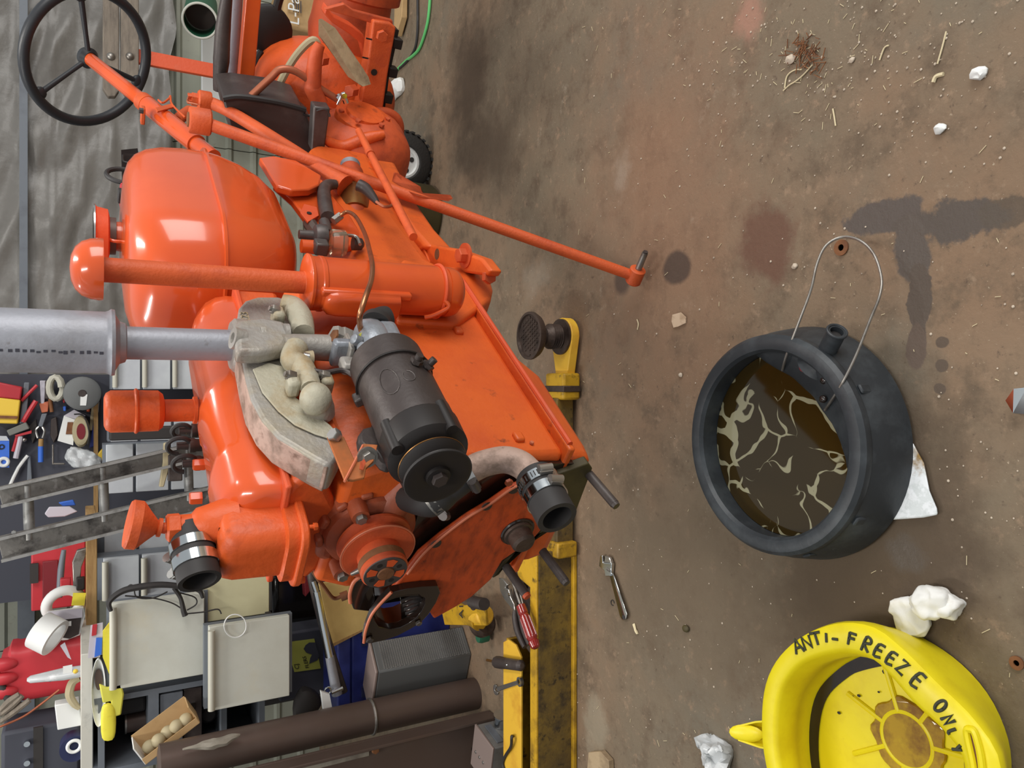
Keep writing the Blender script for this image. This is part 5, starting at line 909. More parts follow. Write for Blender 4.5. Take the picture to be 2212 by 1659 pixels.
# --- gearbox and rear axle
gb = SS(790, 328, 1.62)
GB = MB().ell(W(1.62, .05, .61), er * .16, el * .12, up * .15, 28, 16, .8).jit(.012, 9).build('gearbox_bulge', 'paint_old', TR, ang=60)
MB().lathe(W(1.62, .10, .63), (el - er * .2), [(.04, .09), (.07, .088), (.075, .06), (.085, .058), (.087, .0)], 28).build('side_cover', 'paint_cast', GB, ang=30)
for k in range(6): MB().hexb(W(1.62, .10, .63) + (el - er * .2).normalized() * .071 + (up * math.cos(k * 1.05) + er * math.sin(k * 1.05)) * .074, (el - er * .2), .009, .008).build('cover_bolt', 'paint_old', GB)
MB().tube(PS(1.5, (700, 300), (740, 318), (790, 300), (830, 290)), [.012, .02, .02, .012], 10).build('casting_web', 'paint_cast', GB)
MB().tube(PS(1.52, (716, 350), (760, 372), (812, 392), (850, 372)), [.01, .018, .018, .01], 10).build('casting_web', 'paint_cast', GB)
MB().ell(W(1.98, .1, .66), er * .2, el * .17, up * .24, 32, 18, .85).build('differential_case', 'paint_cast', TR, ang=60)
MB().lathe(SS(752, 70, 2.05), el, [(-.4, .11), (-.1, .12), (0, .135), (.03, .13), (.12, .125), (.13, .15), (.15, .15), (.4, .15)], 36).build('brake_drum', 'paint_old', TR, ang=30)
MB().prism(PS(1.8, (706, 12), (722, 36), (760, 55), (785, 75), (797, 110), (790, 134), (780, 94), (752, 72), (718, 50), (700, 30)), er * .05).build('curved_bracket', 'paint_dusty', TR, bevel=.004)
MB().prism(PS(1.72, (744, 8), (764, 22), (848, 44), (850, 58), (808, 52), (700, 20)), er * .02).build('band_strap', 'paint_old', TR, bevel=.003)
RL = MB().prism(PS(1.7, (806, 44), (844, 50), (856, 60), (838, 160), (824, 262), (770, 255), (778, 224), (794, 140)), er * .07).build('foot_rail', 'paint_rough', TR, bevel=.006, seg=3)
MB().hexb(SS(824, 77, 1.69), FR, .018, .014).build('bolt', 'paint_rough', RL); MB().lathe(SS(808, 156, 1.695), FR, [(0, .010), (.002, .010)], 16).build('rail_hole', 'black', RL)
for q in ((797, 84), (789, 125), (768, 228)): MB().box(SS(*q, 1.70), .004, .004, .018, el, FR, up).build('rail_slot', 'black', RL)
RK = MB().prism(PS(1.76, (850, 62), (862, 66), (840, 170), (828, 262), (815, 262), (830, 160)), er * .05).build('rubber_track', 'black', TR)
for a, b in ((856, 92), (846, 154), (836, 210)): MB().box(SS(a, b, 1.76), .03, .04, .03, el, er, up).build('track_lug', 'black', RK, bevel=.003)
MB().prism(PS(1.78, (700, 226), (760, 250), (800, 262), (820, 290), (800, 276), (716, 252)), er * .04).build('axle_flange', 'paint_old', TR, bevel=.005)
MB().tube(PS(1.7, (812, 242), (840, 246), (858, 262), (860, 290), (848, 330), (838, 372)), [.018, .018, .019, .019, .018, .017], 12).build('curved_pipe', 'paint_old', TR)
GL = MB().tube(PS(1.6, (692, 95), (682, 120), (676, 180), (676, 192), (692, 225)), [.014, .02, .024, .026, .024], 14).build('gear_lever_boss', 'paint_old', TR); MB().tube(PS(1.6, (540, 210), (585, 168), (606, 150), (640, 155), (690, 190), (728, 214)), .0105, 10).build('battery_cable', 'copper_dull', TR)
BT = MB().tube(PS(1.58, (728, 212), (735, 208), (744, 212), (748, 222)), .009, 8).build('battery_clamp', 'chrome', TR); MB().cyl(SS(740, 204, 1.57), SS(730, 226, 1.57), .006).hexb(SS(742, 205, 1.565), FR, .010, .01).build('clamp_bolt', 'chrome', BT)
MB().tube(PS(1.8, (586, 228), (610, 170), (640, 120), (672, 88), (686, 96), (690, 130)), .012, 8).build('hydraulic_hose', 'tan', TR)
MB().tube(PS(1.82, (604, 175), (625, 232)), .008, 8, sm=0).build('link_rod', 'paint', TR); MB().tube(PS(1.82, (660, 190), (634, 232)), .010, 8, sm=0).build('link_rod', 'olive', TR)
for a, b in ((700, 128), (764, 195)): MB().hexb(SS(a, b, 1.72), (FR + up), .02, .03).build('housing_bolt', 'paint_old', TR)
w_ = thing('wooden_prop', 'grey weathered wooden wedge jammed across the orange foot rail', 'wood', SS(795, 188, 1.66))
MB().loft([PS(1.60, (688, 42), (688, 76), (698, 88)) + PS(1.66, (724, 60), (694, 40)), PS(1.60, (740, 130), (748, 158), (752, 166)) + PS(1.66, (786, 150), (764, 118)), PS(1.60, (770, 174), (778, 184), (784, 187)) + PS(1.66, (801, 182), (796, 166))]).build('wood_wedge', 'wood_stick', w_, bevel=.003, ang=20)
# ================================================================== FLOOR JACK
JK = thing('floor_jack', 'long worn yellow floor jack lying under the engine', 'jack', V((-.6, 2.15, 0)))
xe = D(1200, 1192, 2.05).x
def bx(name, mat, x0, x1, y0, y1, z0, z1, par=JK, bev=.004): return MB().aab(x0, x1, y0, y1, z0, z1).build(name, mat, par, bevel=bev)
NR = bx('side_rail', 'jack_dirty', -1.5, xe, 2.06, 2.075, .012, .138); bx('rail_flange', 'jack_yellow', -1.5, xe, 2.06, 2.10, .138, .146, NR, .002)
bx('rail_foot', 'jack_yellow', -1.5, xe, 2.045, 2.08, .002, .014, NR, .002)
bx('side_rail', 'jack_yellow', -1.5, D(1100, 1392, 2.2).x, 2.25, 2.265, .012, .142)
fl = MB().loft([[V((x, y, z)) for x, y in ((-1.5, 2.15), (D(1110, 1410, 2.2).x, 2.15), (D(1100, 1392, 2.2).x, 2.185), (D(1100, 1390, 2.2).x, 2.235), (D(1100, 1402, 2.2).x, 2.27), (-1.5, 2.27))] for z in (.142, .150)]).build('top_plate', 'jack_bright', JK, bevel=.002)
bx('trough', 'jack_iron', -1.5, xe, 2.075, 2.25, .05, .06)
MB().loft([[V((x, y, z)) for x, y in ((xe - .36, 2.10), (xe - .03, 2.10), (xe - .03, 2.22), (xe - .12, 2.25), (xe - .3, 2.25))] for z in (.06, .128)]).build('hydraulic_body', 'jack_iron', JK, bevel=.012)
MB().prism([V((xe - .02, 2.075, .146)), V((xe - .02, 2.20, .15)), V((xe - .1, 2.17, .15)), V((xe - .12, 2.09, .146))], up * -.05).build('pivot_plate', 'jack_yellow', JK, bevel=.004)
bx('rail_joint', 'jack_yellow', xe - .02, xe + .03, 2.03, 2.10, .01, .085, NR, .006)
xa = D(1235, 860, 2.05).x
bx('lift_arm', 'jack_dirty', xe + .02, xa, 2.05, 2.10, .012, .075)
bx('arm_block', 'jack_yellow', xa - .005, D(1235, 806, 2.05).x, 2.02, 2.13, .005, .07, JK, .008); bx('block_strap', 'jack_iron', xa + .02, xa + .04, 2.016, 2.13, .004, .073, JK, .003)
sc = Z(1236, 727, .02); sc = V((sc.x, sc.y + .03, 0))
AR = MB().loft([[V((x, y, z)) for x, y in [(D(1235, 808, 2.05).x, sc.y - .035)] + [(sc.x + .062 * math.sin(a_) , sc.y - .062 * math.cos(a_)) for a_ in [math.pi * k / 14 for k in range(15)]] + [(D(1235, 808, 2.05).x, sc.y + .035)]] for z in (.012, .042)]).build('arm_ring', 'jack_bright', JK, bevel=.003)
SD = MB().lathe(sc, up, [(.042, .058), (.05, .058), (.052, .046)] + [(.054 + k * .004, .041 if k % 2 else .036) for k in range(10)] + [(.096, .036), (.11, .03), (.115, .022), (.14, .022)], 32).build('saddle_screw', 'jack_iron', JK, ang=25)
st2 = MB().lathe(sc, up, [(.138, .03), (.142, .068), (.156, .076), (.166, .076), (.167, .068), (.160, .066), (.160, .0)], 36).build('saddle', 'jack_iron', JK, ang=30)
m = MB()
for i in range(-4, 5):
    for j in range(-4, 5):
        if i * i + j * j < 17: m.lathe(sc + V((i * .0145 + (j % 2) * .007, j * .0135, .159)), up, [(0, .0055), (.004, .0045)], 8)
m.build('grip_studs', 'jack_iron', st2)['kind'] = 'stuff'
ax = Z(1036, 1330, .09); MB().cyl(V((ax.x - .02, ax.y + .55, .1)), V((ax.x - .02, ax.y - .02, .1)), .03).build('cross_axle', 'jack_yellow', JK)
e1 = Z(1040, 1330, .10); MB().lathe(e1, V((.3, -1, 0)), [(-.06, .03), (.0, .036), (.03, .036), (.036, .03)], 24).build('axle_hub', 'jack_bright', JK); MB().lathe(Z(1046, 1345, .07), V((.5, -1, -.1)), [(-.03, .05), (0, .05), (.01, .04)], 24).build('caster_wheel', 'jack_iron', JK)
MB().lathe(Z(1038, 1376, .05), up, [(-.03, .022), (.0, .024), (.012, .02)], 12).build('release_knob', 'green', JK)
MB().prism([Z(952, 1312, .14), Z(1046, 1304, .14), Z(1050, 1352, .12), Z(960, 1350, .13)], up * -.012).build('frame_plate', 'jack_yellow', JK, bevel=.003)
text('stencil', 'A1', Z(1000, 1336, .1415), (Z(1000, 1318, .14) - Z(1000, 1336, .14)), (Z(980, 1325, .14) - Z(1000, 1325, .14)), .05, 'dark', JK)
MB().lathe(Z(1022, 1300, .16), up, [(0, .03), (.004, .03)], 20).build('pad_disc', 'jack_iron', JK); MB().cyl(Z(1022, 1300, .16), Z(1026, 1296, .24), .014).build('pad_stem', 'jack_iron', JK)
# ================================================================== TOOLS on and near the jack
zt = .152
t = thing('slip_joint_pliers', 'slip-joint pliers with dark grips lying across the yellow jack', 'pliers', Z(1110, 1320, .14))
MB().prism([Z(a, b, zt + .008) for a, b in ((1085, 1247), (1094, 1250), (1104, 1262), (1098, 1268), (1106, 1272), (1110, 1288), (1118, 1304), (1120, 1318), (1112, 1312), (1098, 1296), (1088, 1276))], up * .014).build('jaw', 'steel', t, bevel=.002); MB().lathe(Z(1099, 1285, zt + .022), up, [(0, .008), (.006, .008)], 16).build('pivot', 'steel', t)
MB().tube([Z(a, b, zt + .012) for a, b in ((1114, 1308), (1113, 1334), (1120, 1366), (1134, 1398))], [.006, .011, .012, .009], 12).build('grip', 'gen_black', t); MB().tube([Z(a, b, zt + .005) for a, b in ((1116, 1304), (1124, 1325), (1132, 1360), (1144, 1392))], [.006, .010, .011, .009], 12).build('grip', 'gen_black', t)
t = thing('screwdriver', 'screwdriver with clear red handle lying on the yellow jack', 'screwdriver', Z(1140, 1350, .14))
s0 = Z(1102, 1240, .17); s1 = Z(1124, 1306, .178); s2 = Z(1157, 1398, .178); MB().cyl(s0, s1, .0045, n=14).build('blade', 'steel_worn', t); MB().cyl(Z(1112, 1240, .17), Z(1130, 1306, .17), .003, n=10).build('blade_shadow_rod', 'steel_worn', t); bpy.data.objects['blade_shadow_rod'].name = 'shade_rod'  # second rod modelled beside the blade in place of its shadow
hd_ = (s2 - s1).normalized(); hL = (s2 - s1).length
MB().lathe(s1, hd_, [(0, .010), (.004, .0155), (.03, .016), (.034, .0135), (.04, .0165), (hL - .03, .0175), (hL - .024, .014), (hL - .018, .0175), (hL, .014), (hL + .004, .008)], 16).build('handle', 'red_clear', t, ang=25)
for k in range(8): a_ = k * math.pi / 4 + .3; x_, y_, _ = frame(hd_); MB().cyl(s1 + hd_ * .045 + (x_ * math.cos(a_) + y_ * math.sin(a_)) * .0158, s1 + hd_ * (hL - .034) + (x_ * math.cos(a_) + y_ * math.sin(a_)) * .0168, .0026, n=8).build('handle_flute', 'red_clear', t)
t = thing('knob_bolt', 'small rusty bolt head standing beside the red screwdriver', 'bolt', Z(1128, 1268, .13)); MB().cyl(Z(1122, 1266, .15), Z(1136, 1268, .13), .012).build('bolt_shank', 'jack_iron', t); MB().lathe(Z(1122, 1266, .152), up, [(0, .008), (.004, .007)], 6).build('bolt_head', 'steel_worn', t)
t = thing('stubby_screwdriver', 'stubby black-handled driver lying across the bright yellow plate', 'screwdriver', Z(1100, 1436, .15)); a0 = Z(1072, 1430, .172); a1 = Z(1128, 1438, .172); MB().lathe(a0, a1 - a0, [(0, .014), (.004, .02), (.03, .021), (.06, .019), ((a1 - a0).length - .01, .018), ((a1 - a0).length, .008)], 10).build('handle', 'gen_black', t); MB().cyl(Z(1052, 1426, .172), a0, .0045, n=10).build('blade', 'brass', t); MB().lathe(a0 + (a1 - a0) * .6 + up * .018, up, [(0, .004), (.003, .003)], 10).build('rivet', 'chrome', t)
def spanner(name, label, A, B, wd, z, opens):
    t = thing(name, label, 'wrench', A); d_ = (B - A).normalized(); n_ = up.cross(d_); L_ = (B - A).length
    MB().prism([A + d_ * .018 + n_ * wd * .42, A + d_ * .018 - n_ * wd * .42, B - d_ * .016 - n_ * wd * .36, B - d_ * .016 + n_ * wd * .36], up * .007).build('shank', 'steel', t, bevel=.0025)
    MB().prism([A + d_ * (.009 + r * math.cos(a_)) + n_ * r * math.sin(a_) for r, a_ in [(wd * .95, math.radians(35 + k * 29)) for k in range(11)] + [(wd * .5, math.radians(300)), (wd * .42, math.radians(180)), (wd * .5, math.radians(60))]], up * .008).build('open_jaw', 'steel', t, bevel=.0015)
    MB().pipe(B - up * .001, B + up * .009, wd * .82, wd * .5, 20).build('ring_end', 'steel', t); return t
spanner('combination_wrench', 'small combination wrench lying on the bright yellow plate', Z(1072, 1490, .151), Z(1126, 1472, .151), .019, .151, 1)
t = thing('adjustable_wrench', 'chrome adjustable wrench lying on the bare floor beside the jack', 'wrench', Z(1335, 1270))
zf = .004; MB().loft([[Z(a, b, z) for a, b in ((1316, 1240), (1325, 1238), (1355, 1326), (1353, 1338), (1345, 1341), (1340, 1334))] for z in (zf, .013)]).build('handle', 'chrome', t, bevel=.003)
MB().prism([Z(a, b, zf) for a, b in ((1300, 1222), (1303, 1199), (1308, 1199), (1309, 1214), (1328, 1216), (1326, 1244), (1314, 1244), (1312, 1232))], up * .012).build('fixed_jaw', 'chrome', t, bevel=.002)
MB().prism([Z(a, b, zf) for a, b in ((1311, 1214), (1313, 1199), (1322, 1203), (1327, 1216))], up * .011).build('moving_jaw', 'steel', t, bevel=.002); MB().cyl(Z(1313, 1228, .013), Z(1320, 1233, .013), .006, n=14).build('knurled_screw', 'steel_worn', t)
MB().lathe(Z(1347, 1333, .0132), up, [(0, .006), (.0006, .006)], 16).build('hang_hole', 'dark', t)
t = thing('trouble_lamp', 'grey metal box with round socket and cord beside the brown column', 'box', Z(1050, 1620))
bq = [Z(a, b, .14) for a, b in ((1026, 1566), (1064, 1618), (1060, 1700), (1008, 1650))]; X_ = (bq[1] - bq[0]).normalized(); Y_ = up.cross(X_); fl_ = (bq[1] - bq[0]).length
if Y_.dot(bq[2] - bq[0]) < 0: Y_ = -Y_
bq = [bq[0], bq[1], bq[1] + Y_ * .16, bq[0] + Y_ * .16]; MB().prism([q - up * .138 for q in bq], up * .13).build('housing', 'grey_box', t, bevel=.004); cq = sum(bq, V()) / 4
MB().prism([cq + (q - cq) * 1.03 - up * .008 for q in bq], up * .008).build('lid', 'pinkish_grey', t, bevel=.002)
fc = (bq[0] + bq[1]) / 2 - Y_ * .001; MB().prism([fc - X_ * .05 - up * .03, fc + X_ * .05 - up * .03, fc + X_ * .05 - up * .055, fc - X_ * .05 - up * .055], -Y_ * .003).build('blue_label', 'shelf_grey', t)
sk = fc - X_ * .035 - up * .09; MB().lathe(sk, -Y_, [(0, .028), (.03, .028), (.036, .032), (.042, .032)], 24).build('socket', 'chrome', t)
for k in range(3): MB().hexb(cq + X_ * (-.04 + k * .03) + Y_ * .01, up, .006, .004).build('screw', 'steel', t)
fc = fc + X_ * .02 - up * .05
MB().tube([fc + X_ * .06 - up * .04, Z(1106, 1590, .16), Z(1104, 1612, .16), Z(1092, 1632, .155), Z(1086, 1650, .155), Z(1092, 1670, .155)], .005, 8).build('cord', 'rubber', t)
# ================================================================== BLACK DRAIN PAN
pc_ = V((-.128, 1.148, 0)); BP = thing('black_drain_pan', 'round black drain pan holding dark oily coolant, wire handle', 'pan', pc_)
PW = MB().lathe(pc_, up, [(0, .23), (.002, .246), (.012, .254), (.07, .245), (.105, .234), (.112, .236), (.122, .234), (.130, .226), (.133, .214), (.130, .202), (.122, .196), (.09, .198), (.03, .206), (.012, .19), (.011, .0)], 72).build('pan_shell', 'pan_black', BP, ang=30)
M_ = bpy.data.materials.new('oil_film'); M_.use_nodes = True; nt = M_.node_tree; bs = nt.nodes['Principled BSDF']; bs.inputs['Roughness'].default_value = .06; tc = nt.nodes.new('ShaderNodeTexCoord')
n1 = nt.nodes.new('ShaderNodeTexNoise'); n1.inputs['Scale'].default_value = 7; n1.inputs['Detail'].default_value = 2; nt.links.new(tc.outputs['Object'], n1.inputs[0])
mx = nt.nodes.new('ShaderNodeMix'); mx.data_type = 'VECTOR'; mx.inputs[0].default_value = .18; nt.links.new(tc.outputs['Object'], mx.inputs[4]); nt.links.new(n1.outputs[1], mx.inputs[5])
vo = nt.nodes.new('ShaderNodeTexVoronoi'); vo.feature = 'DISTANCE_TO_EDGE'; vo.inputs['Scale'].default_value = 13; nt.links.new(mx.outputs[1], vo.inputs['Vector'])
n2 = nt.nodes.new('ShaderNodeTexNoise'); n2.inputs['Scale'].default_value = 9; n2.inputs['Detail'].default_value = 3; nt.links.new(tc.outputs['Object'], n2.inputs[0])
mp = nt.nodes.new('ShaderNodeMath'); mp.operation = 'MULTIPLY_ADD'; nt.links.new(n2.outputs[0], mp.inputs[0]); mp.inputs[1].default_value = .5; mp.inputs[2].default_value = -.215
sb_ = nt.nodes.new('ShaderNodeMath'); sb_.operation = 'SUBTRACT'; nt.links.new(mp.outputs[0], sb_.inputs[0]); nt.links.new(vo.outputs[0], sb_.inputs[1])
rg = nt.nodes.new('ShaderNodeMapRange'); rg.inputs[1].default_value = 0; rg.inputs[2].default_value = .012; nt.links.new(sb_.outputs[0], rg.inputs[0])
cm = nt.nodes.new('ShaderNodeMix'); cm.data_type = 'RGBA'; cm.inputs[6].default_value = lin((52, 40, 14)); cm.inputs[7].default_value = lin((150, 146, 118)); nt.links.new(rg.outputs[0], cm.inputs[0]); nt.links.new(cm.outputs[2], bs.inputs['Base Color']); MATS['oil_film'] = M_
LQ = MB().lathe(pc_, up, [(.075, .2), (.0765, .1985), (.0765, .0)], 64).build('coolant', 'oil_film', BP)
LQ['label'] = 'brown oily liquid with pale streaks'
sp0 = Z(1778, 775, .09); sp1 = Z(1808, 716, .115); sd = (sp1 - sp0).normalized(); SPT = MB().pipe(sp0 - sd * .01, sp1, .0185, .013, 24).build('spout', 'pan_black', BP); MB().torus(sp1, sd, .0185, .003, 24, 8).build('spout_bead', 'pan_black', SPT); MB().lathe(sp1 - sd * .012, sd, [(0, .012), (.001, .0128)], 20).build('spout_bore', 'dark', SPT); MB().lathe(sp0 - sd * .02, sd, [(0, .045), (.012, .032), (.03, .019)], 24).build('spout_base', 'pan_black', SPT)
HW = [(1690, 800, .105), (1700, 764, .125), (1728, 690, .12), (1752, 625, .11), (1765, 570, .09), (1785, 530, .07), (1820, 512, .05), (1858, 520, .045), (1888, 550, .045), (1904, 600, .055), (1900, 640, .07), (1880, 690, .085), (1848, 770, .11), (1815, 835, .13), (1782, 886, .105)]
MB().tube([Z(*q) for q in HW], .0028, 8).build('wire_handle', 'steel_worn', BP)
for a, b in ((1750, 806), (1780, 822), (1778, 862), (1540, 812)): MB().ell(Z(a, b, .11), (.008, 0, 0), (0, .009, 0), (0, 0, .006), 12, 8).build('oil_drop', 'oily', BP)
sh = []
for k in range(25):
    a_ = math.radians(-105 + 120 * k / 24); wd_ = math.sin(math.pi * k / 24) ** .6; d_ = V((math.cos(a_), math.sin(a_), 0)); sh.append([pc_ + d_ * .202 + up * .116, pc_ + d_ * (.200 - .056 * wd_) + up * (.110 - .010 * wd_), pc_ + d_ * (.196 - .066 * wd_) + up * (.10 - .016 * wd_), pc_ + d_ * .203 + up * .098])
MB().loft(sh).jit(.003, 40).build('splash_shelf', 'pan_black', BP, ang=50)
MB().lathe(Z(1738, 792, .112), up, [(-.004, .012), (.004, .011)], 14).build('red_plug', 'red_deep', BP)
for a_ in (200, 235, 300): r_ = math.radians(a_); d_ = V((math.cos(r_), math.sin(r_), 0)); MB().box(pc_ + d_ * .238 + up * .06, .008, .02, .09, d_, up.cross(d_), up).build('side_rib', 'pan_black', PW, bevel=.004)
# ================================================================== YELLOW DRAIN PAN
zr = .135; yc = V((-.70, .915, 0))
YP = thing('yellow_drain_pan', 'round yellow drain pan marked for anti-freeze, amber puddle inside', 'pan', yc)
NA = 72
def polar(ptsxyz, c, n=NA):
    cv = catmull(ptsxyz, 12, True); an = sorted((math.atan2(q.y - c.y, q.x - c.x) % (2 * math.pi), math.hypot(q.x - c.x, q.y - c.y)) for q in cv); o = []
    for k in range(n):
        th = 2 * math.pi * k / n; lo = [q for q in an if q[0] <= th]; hi = [q for q in an if q[0] > th]
        a = lo[-1] if lo else (an[-1][0] - 2 * math.pi, an[-1][1]); b = hi[0] if hi else (an[0][0] + 2 * math.pi, an[0][1]); u = (th - a[0]) / max(1e-6, b[0] - a[0]); o.append(a[1] + (b[1] - a[1]) * u)
    return o
rO = polar([Z(a, b, zr) for a, b in ((1643, 1520), (1665, 1440), (1720, 1380), (1800, 1346), (1880, 1352), (1945, 1398), (2020, 1472), (2105, 1556), (2160, 1650), (2150, 1780), (2060, 1880), (1930, 1920), (1790, 1880), (1690, 1770), (1648, 1640))], yc)
rB = polar([Z(a, b, .004) for a, b in ((1750, 1480), (1820, 1400), (1900, 1358), (1960, 1362), (2045, 1408), (2115, 1472), (2162, 1548), (2186, 1640), (2172, 1760), (2090, 1860), (1960, 1890), (1830, 1840), (1760, 1730), (1735, 1600))], yc)
def yr(rs, d, z):
    o = []
    for k, r in enumerate(rs):
        a_ = 2 * math.pi * k / NA; q = d * (1 + (.62 * max(0, math.cos(a_ + .75)) if .02 <= d < .06 else 0)); o.append(yc + V(((r - q) * math.cos(a_), (r - q) * math.sin(a_), z)))
    return o
mix_ = lambda u: [a + (b - a) * u for a, b in zip(rB, rO)]
MB().loft([yr(rB, .01, 0), yr(rB, 0, .006), yr(mix_(.1), -.002, .03), yr(mix_(.75), -.004, .10), yr(rO, 0, .122), yr(rO, .002, .131), yr(rO, .008, zr), yr(rO, .020, zr - .001), yr(rO, .034, zr), yr(rO, .040, .131), yr(rO, .043, .124), yr(mix_(.8), .046, .10), yr(mix_(.5), .04, .07), yr(mix_(.45), .036, .064), yr(mix_(.1), .03, .02), yr(rB, .034, .012), yr(rB, .17, .012)]).build('pan_shell', 'pan_yellow', YP, ang=40)
yo = yc + V((.015, -.01, 0)); MB().loft([yr(rB, .030, .0195), yr(rB, .052, .0150)], cap=False).build('sludge_ring', 'oily', YP)
for k in range(7):
    a_ = 2 * math.pi * k / 7 + .35; d_ = V((math.cos(a_), math.sin(a_), 0)); MB().tube([yo + d_ * .052 + up * .014, yo + d_ * .138 + up * .014], .0055, 8, sm=0).build('floor_rib', 'pan_yellow', YP)
MB().torus(yo + up * .014, up, .052, .005, 40, 8).build('floor_ring', 'pan_yellow', YP)
PD_ = [yo + V((.0, -.0, .0145)) + V((math.cos(a_), math.sin(a_), 0)) * (.078 + .022 * noise.noise(V((math.cos(a_) * 2, math.sin(a_) * 2, 4)))) for a_ in [2 * math.pi * k / 48 for k in range(48)]]
MB().loft([PD_, [q + up * .0025 + (yo + up * .0145 - q) * .04 for q in PD_]]).build('amber_puddle', 'amber', YP)
PD2 = [yo + V((-.085, -.075, .0142)) + V((math.cos(a_) * 1.1, math.sin(a_) * .8, 0)) * (.05 + .016 * noise.noise(V((math.cos(a_) * 2, math.sin(a_) * 2, 9)))) for a_ in [2 * math.pi * k / 40 for k in range(40)]]
MB().loft([PD2, [q + up * .002 for q in PD2]]).build('amber_puddle', 'amber', YP)
ys0 = Z(1655, 1588, .10); ys1 = Z(1592, 1584, .125); sd = (ys1 - ys0).normalized(); sxn = up.cross(sd)
def arch(p, w_, h_): return [p + sxn * w_ * math.cos(a_) - up * h_ * math.sin(a_) for a_ in [math.pi * k / 10 for k in range(11)]] + [p + sxn * (w_ - .004) * math.cos(a_) - up * (h_ - .004) * math.sin(a_) for a_ in [math.pi * k / 10 for k in range(10, -1, -1)]]
YS = MB().loft([arch(ys0 - sd * .03, .036, .045), arch(ys0 + sd * .02, .030, .035), arch(ys1, .017, .018)]).build('pour_spout', 'pan_yellow', YP, ang=50); MB().ell(ys1 - sd * .018 - up * .004, sd * .04, sxn * .02, up * .008, 16, 8).build('spout_lip', 'pan_yellow', YS)
sl = [Z(a, b, zr + .002) for a, b in ((2088, 1582), (2096, 1576), (2106, 1584), (2118, 1630), (2122, 1680), (2110, 1690), (2100, 1640))]; MB().tube(sl, .006, 8, True, 6).build('handle_grip', 'pan_yellow', YP); MB().prism([q + up * -.004 for q in sl], up * .003).build('handle_slot', 'rust', YP)
for a, b, sz in ((1850, 1400, .003), (1870, 1430, .003), (1912, 1452, .005), (1842, 1505, .003), (1855, 1503, .003), (1898, 1495, .002), (1812, 1540, .003)): MB().ell(Z(a, b, .016), (sz, 0, 0), (0, sz * 1.4, 0), (0, 0, .0015), 8, 6).build('dirt_speck', 'dark', YP)
STK = {'A': [[(-.35, -.5), (-.05, .5), (.35, -.5)], [(-.2, -.12), (.2, -.12)]], 'N': [[(-.35, -.5), (-.3, .5), (.3, -.45), (.35, .5)]], 'T': [[(-.45, .5), (.45, .45)], [(0, .48), (.05, -.5)]], 'I': [[(0, .45), (.02, -.4)]], '-': [[(-.3, -.05), (.35, -.1)]],
       'F': [[(-.3, .5), (-.25, -.5)], [(-.3, .48), (.4, .4)], [(-.28, .05), (.3, 0)]], 'R': [[(-.3, -.5), (-.3, .5), (.15, .45), (.2, .15), (-.25, .0), (.35, -.5)]], 'E': [[(.35, .5), (-.3, .42), (-.28, -.48), (.4, -.42)], [(-.28, .02), (.25, .05)]],
       'Z': [[(-.35, .45), (.35, .5), (-.35, -.45), (.45, -.5)]], 'O': [[(.35 * math.cos(k * .55), .48 * math.sin(k * .55)) for k in range(13)]], 'L': [[(-.25, .45), (-.2, -.45), (.2, -.4)]], 'Y': [[(-.3, .45), (0, .0)], [(.3, .45), (-.1, -.5)]]}
LT = [('A', 525, 748, 100), ('N', 592, 724, 95), ('T', 660, 695, 90), ('I', 735, 688, 75), ('-', 800, 692, 70), ('F', 925, 695, 82), ('R', 1040, 740, 95), ('E', 1130, 785, 88), ('E', 1222, 842, 88), ('Z', 1305, 905, 95), ('E', 1420, 1005, 105), ('O', 1588, 1195, 95), ('N', 1645, 1300, 85), ('L', 1678, 1390, 60), ('Y', 1712, 1515, 65)]
for i, (ch, cx, cy, sz) in enumerate(LT):
    a = LT[max(0, i - 1)]; b = LT[min(len(LT) - 1, i + 1)]; tx, ty = b[1] - a[1], b[2] - a[2]; L_ = math.hypot(tx, ty); tx /= L_; ty /= L_; ux_, uy_ = ty, -tx; m = MB()
    for s_ in STK[ch]:
        q = [Z(1572 + (cx + (u * tx * .85 + v_ * ux_) * sz * 1.08) / 3.456, 1179 + (cy + (u * ty * .85 + v_ * uy_) * sz * 1.08) / 3.456, zr + .0004) for u, v_ in s_]
        m.tube(q, .0028, 6, sm=0 if ch in 'ANTIZ-' else 3)
    m.build('marker_letter', 'ink', YP)
# ================================================================== LITTER
t = thing('paper_towel', 'crumpled white paper towel lying against the yellow pan', 'paper', Z(2000, 1310))
MB().ell(Z(2008, 1300, .03), (.03, .0, 0), (0, .034, 0), (0, 0, .028), 40, 26, .8).jit(.014, 24).jit(.006, 60, 3).build('wad', 'tissue', t, ang=80); MB().ell(Z(1965, 1335, .02), (.032, .024, 0), (-.018, .03, 0), (0, 0, .015), 36, 22, .7).jit(.010, 30).jit(.004, 70, 2).build('fold', 'tissue', t, ang=80); MB().ell(Z(2048, 1306, .02), (.022, -.01, 0), (0.01, .022, 0), (0, 0, .022), 34, 20, .8).jit(.012, 34).jit(.005, 80, 1).build('corner', 'tissue', t, ang=80)
tag(MB().ell(Z(1545, 1640, .02), (.055, 0, 0), (0, .05, 0), (0, 0, .03), 30, 20, .8).jit(.03, 22).jit(.014, 55, 2).build('plastic_wrap', 'film', ang=25), 'crumpled clear plastic wrap beside the yellow pan spout', 'plastic')
tag(MB().loft([[Z(a, b, z) for a, b in ((1880, 1000), (1946, 958), (1972, 956), (1982, 975), (1996, 1000), (2008, 1060), (2024, 1098), (2026, 1112), (1995, 1118), (1910, 1124), (1880, 1090))] for z in (.002, .012)]).build('foam_board', 'foam', bevel=.003), 'broken white foam board stained brown under the black pan', 'board')
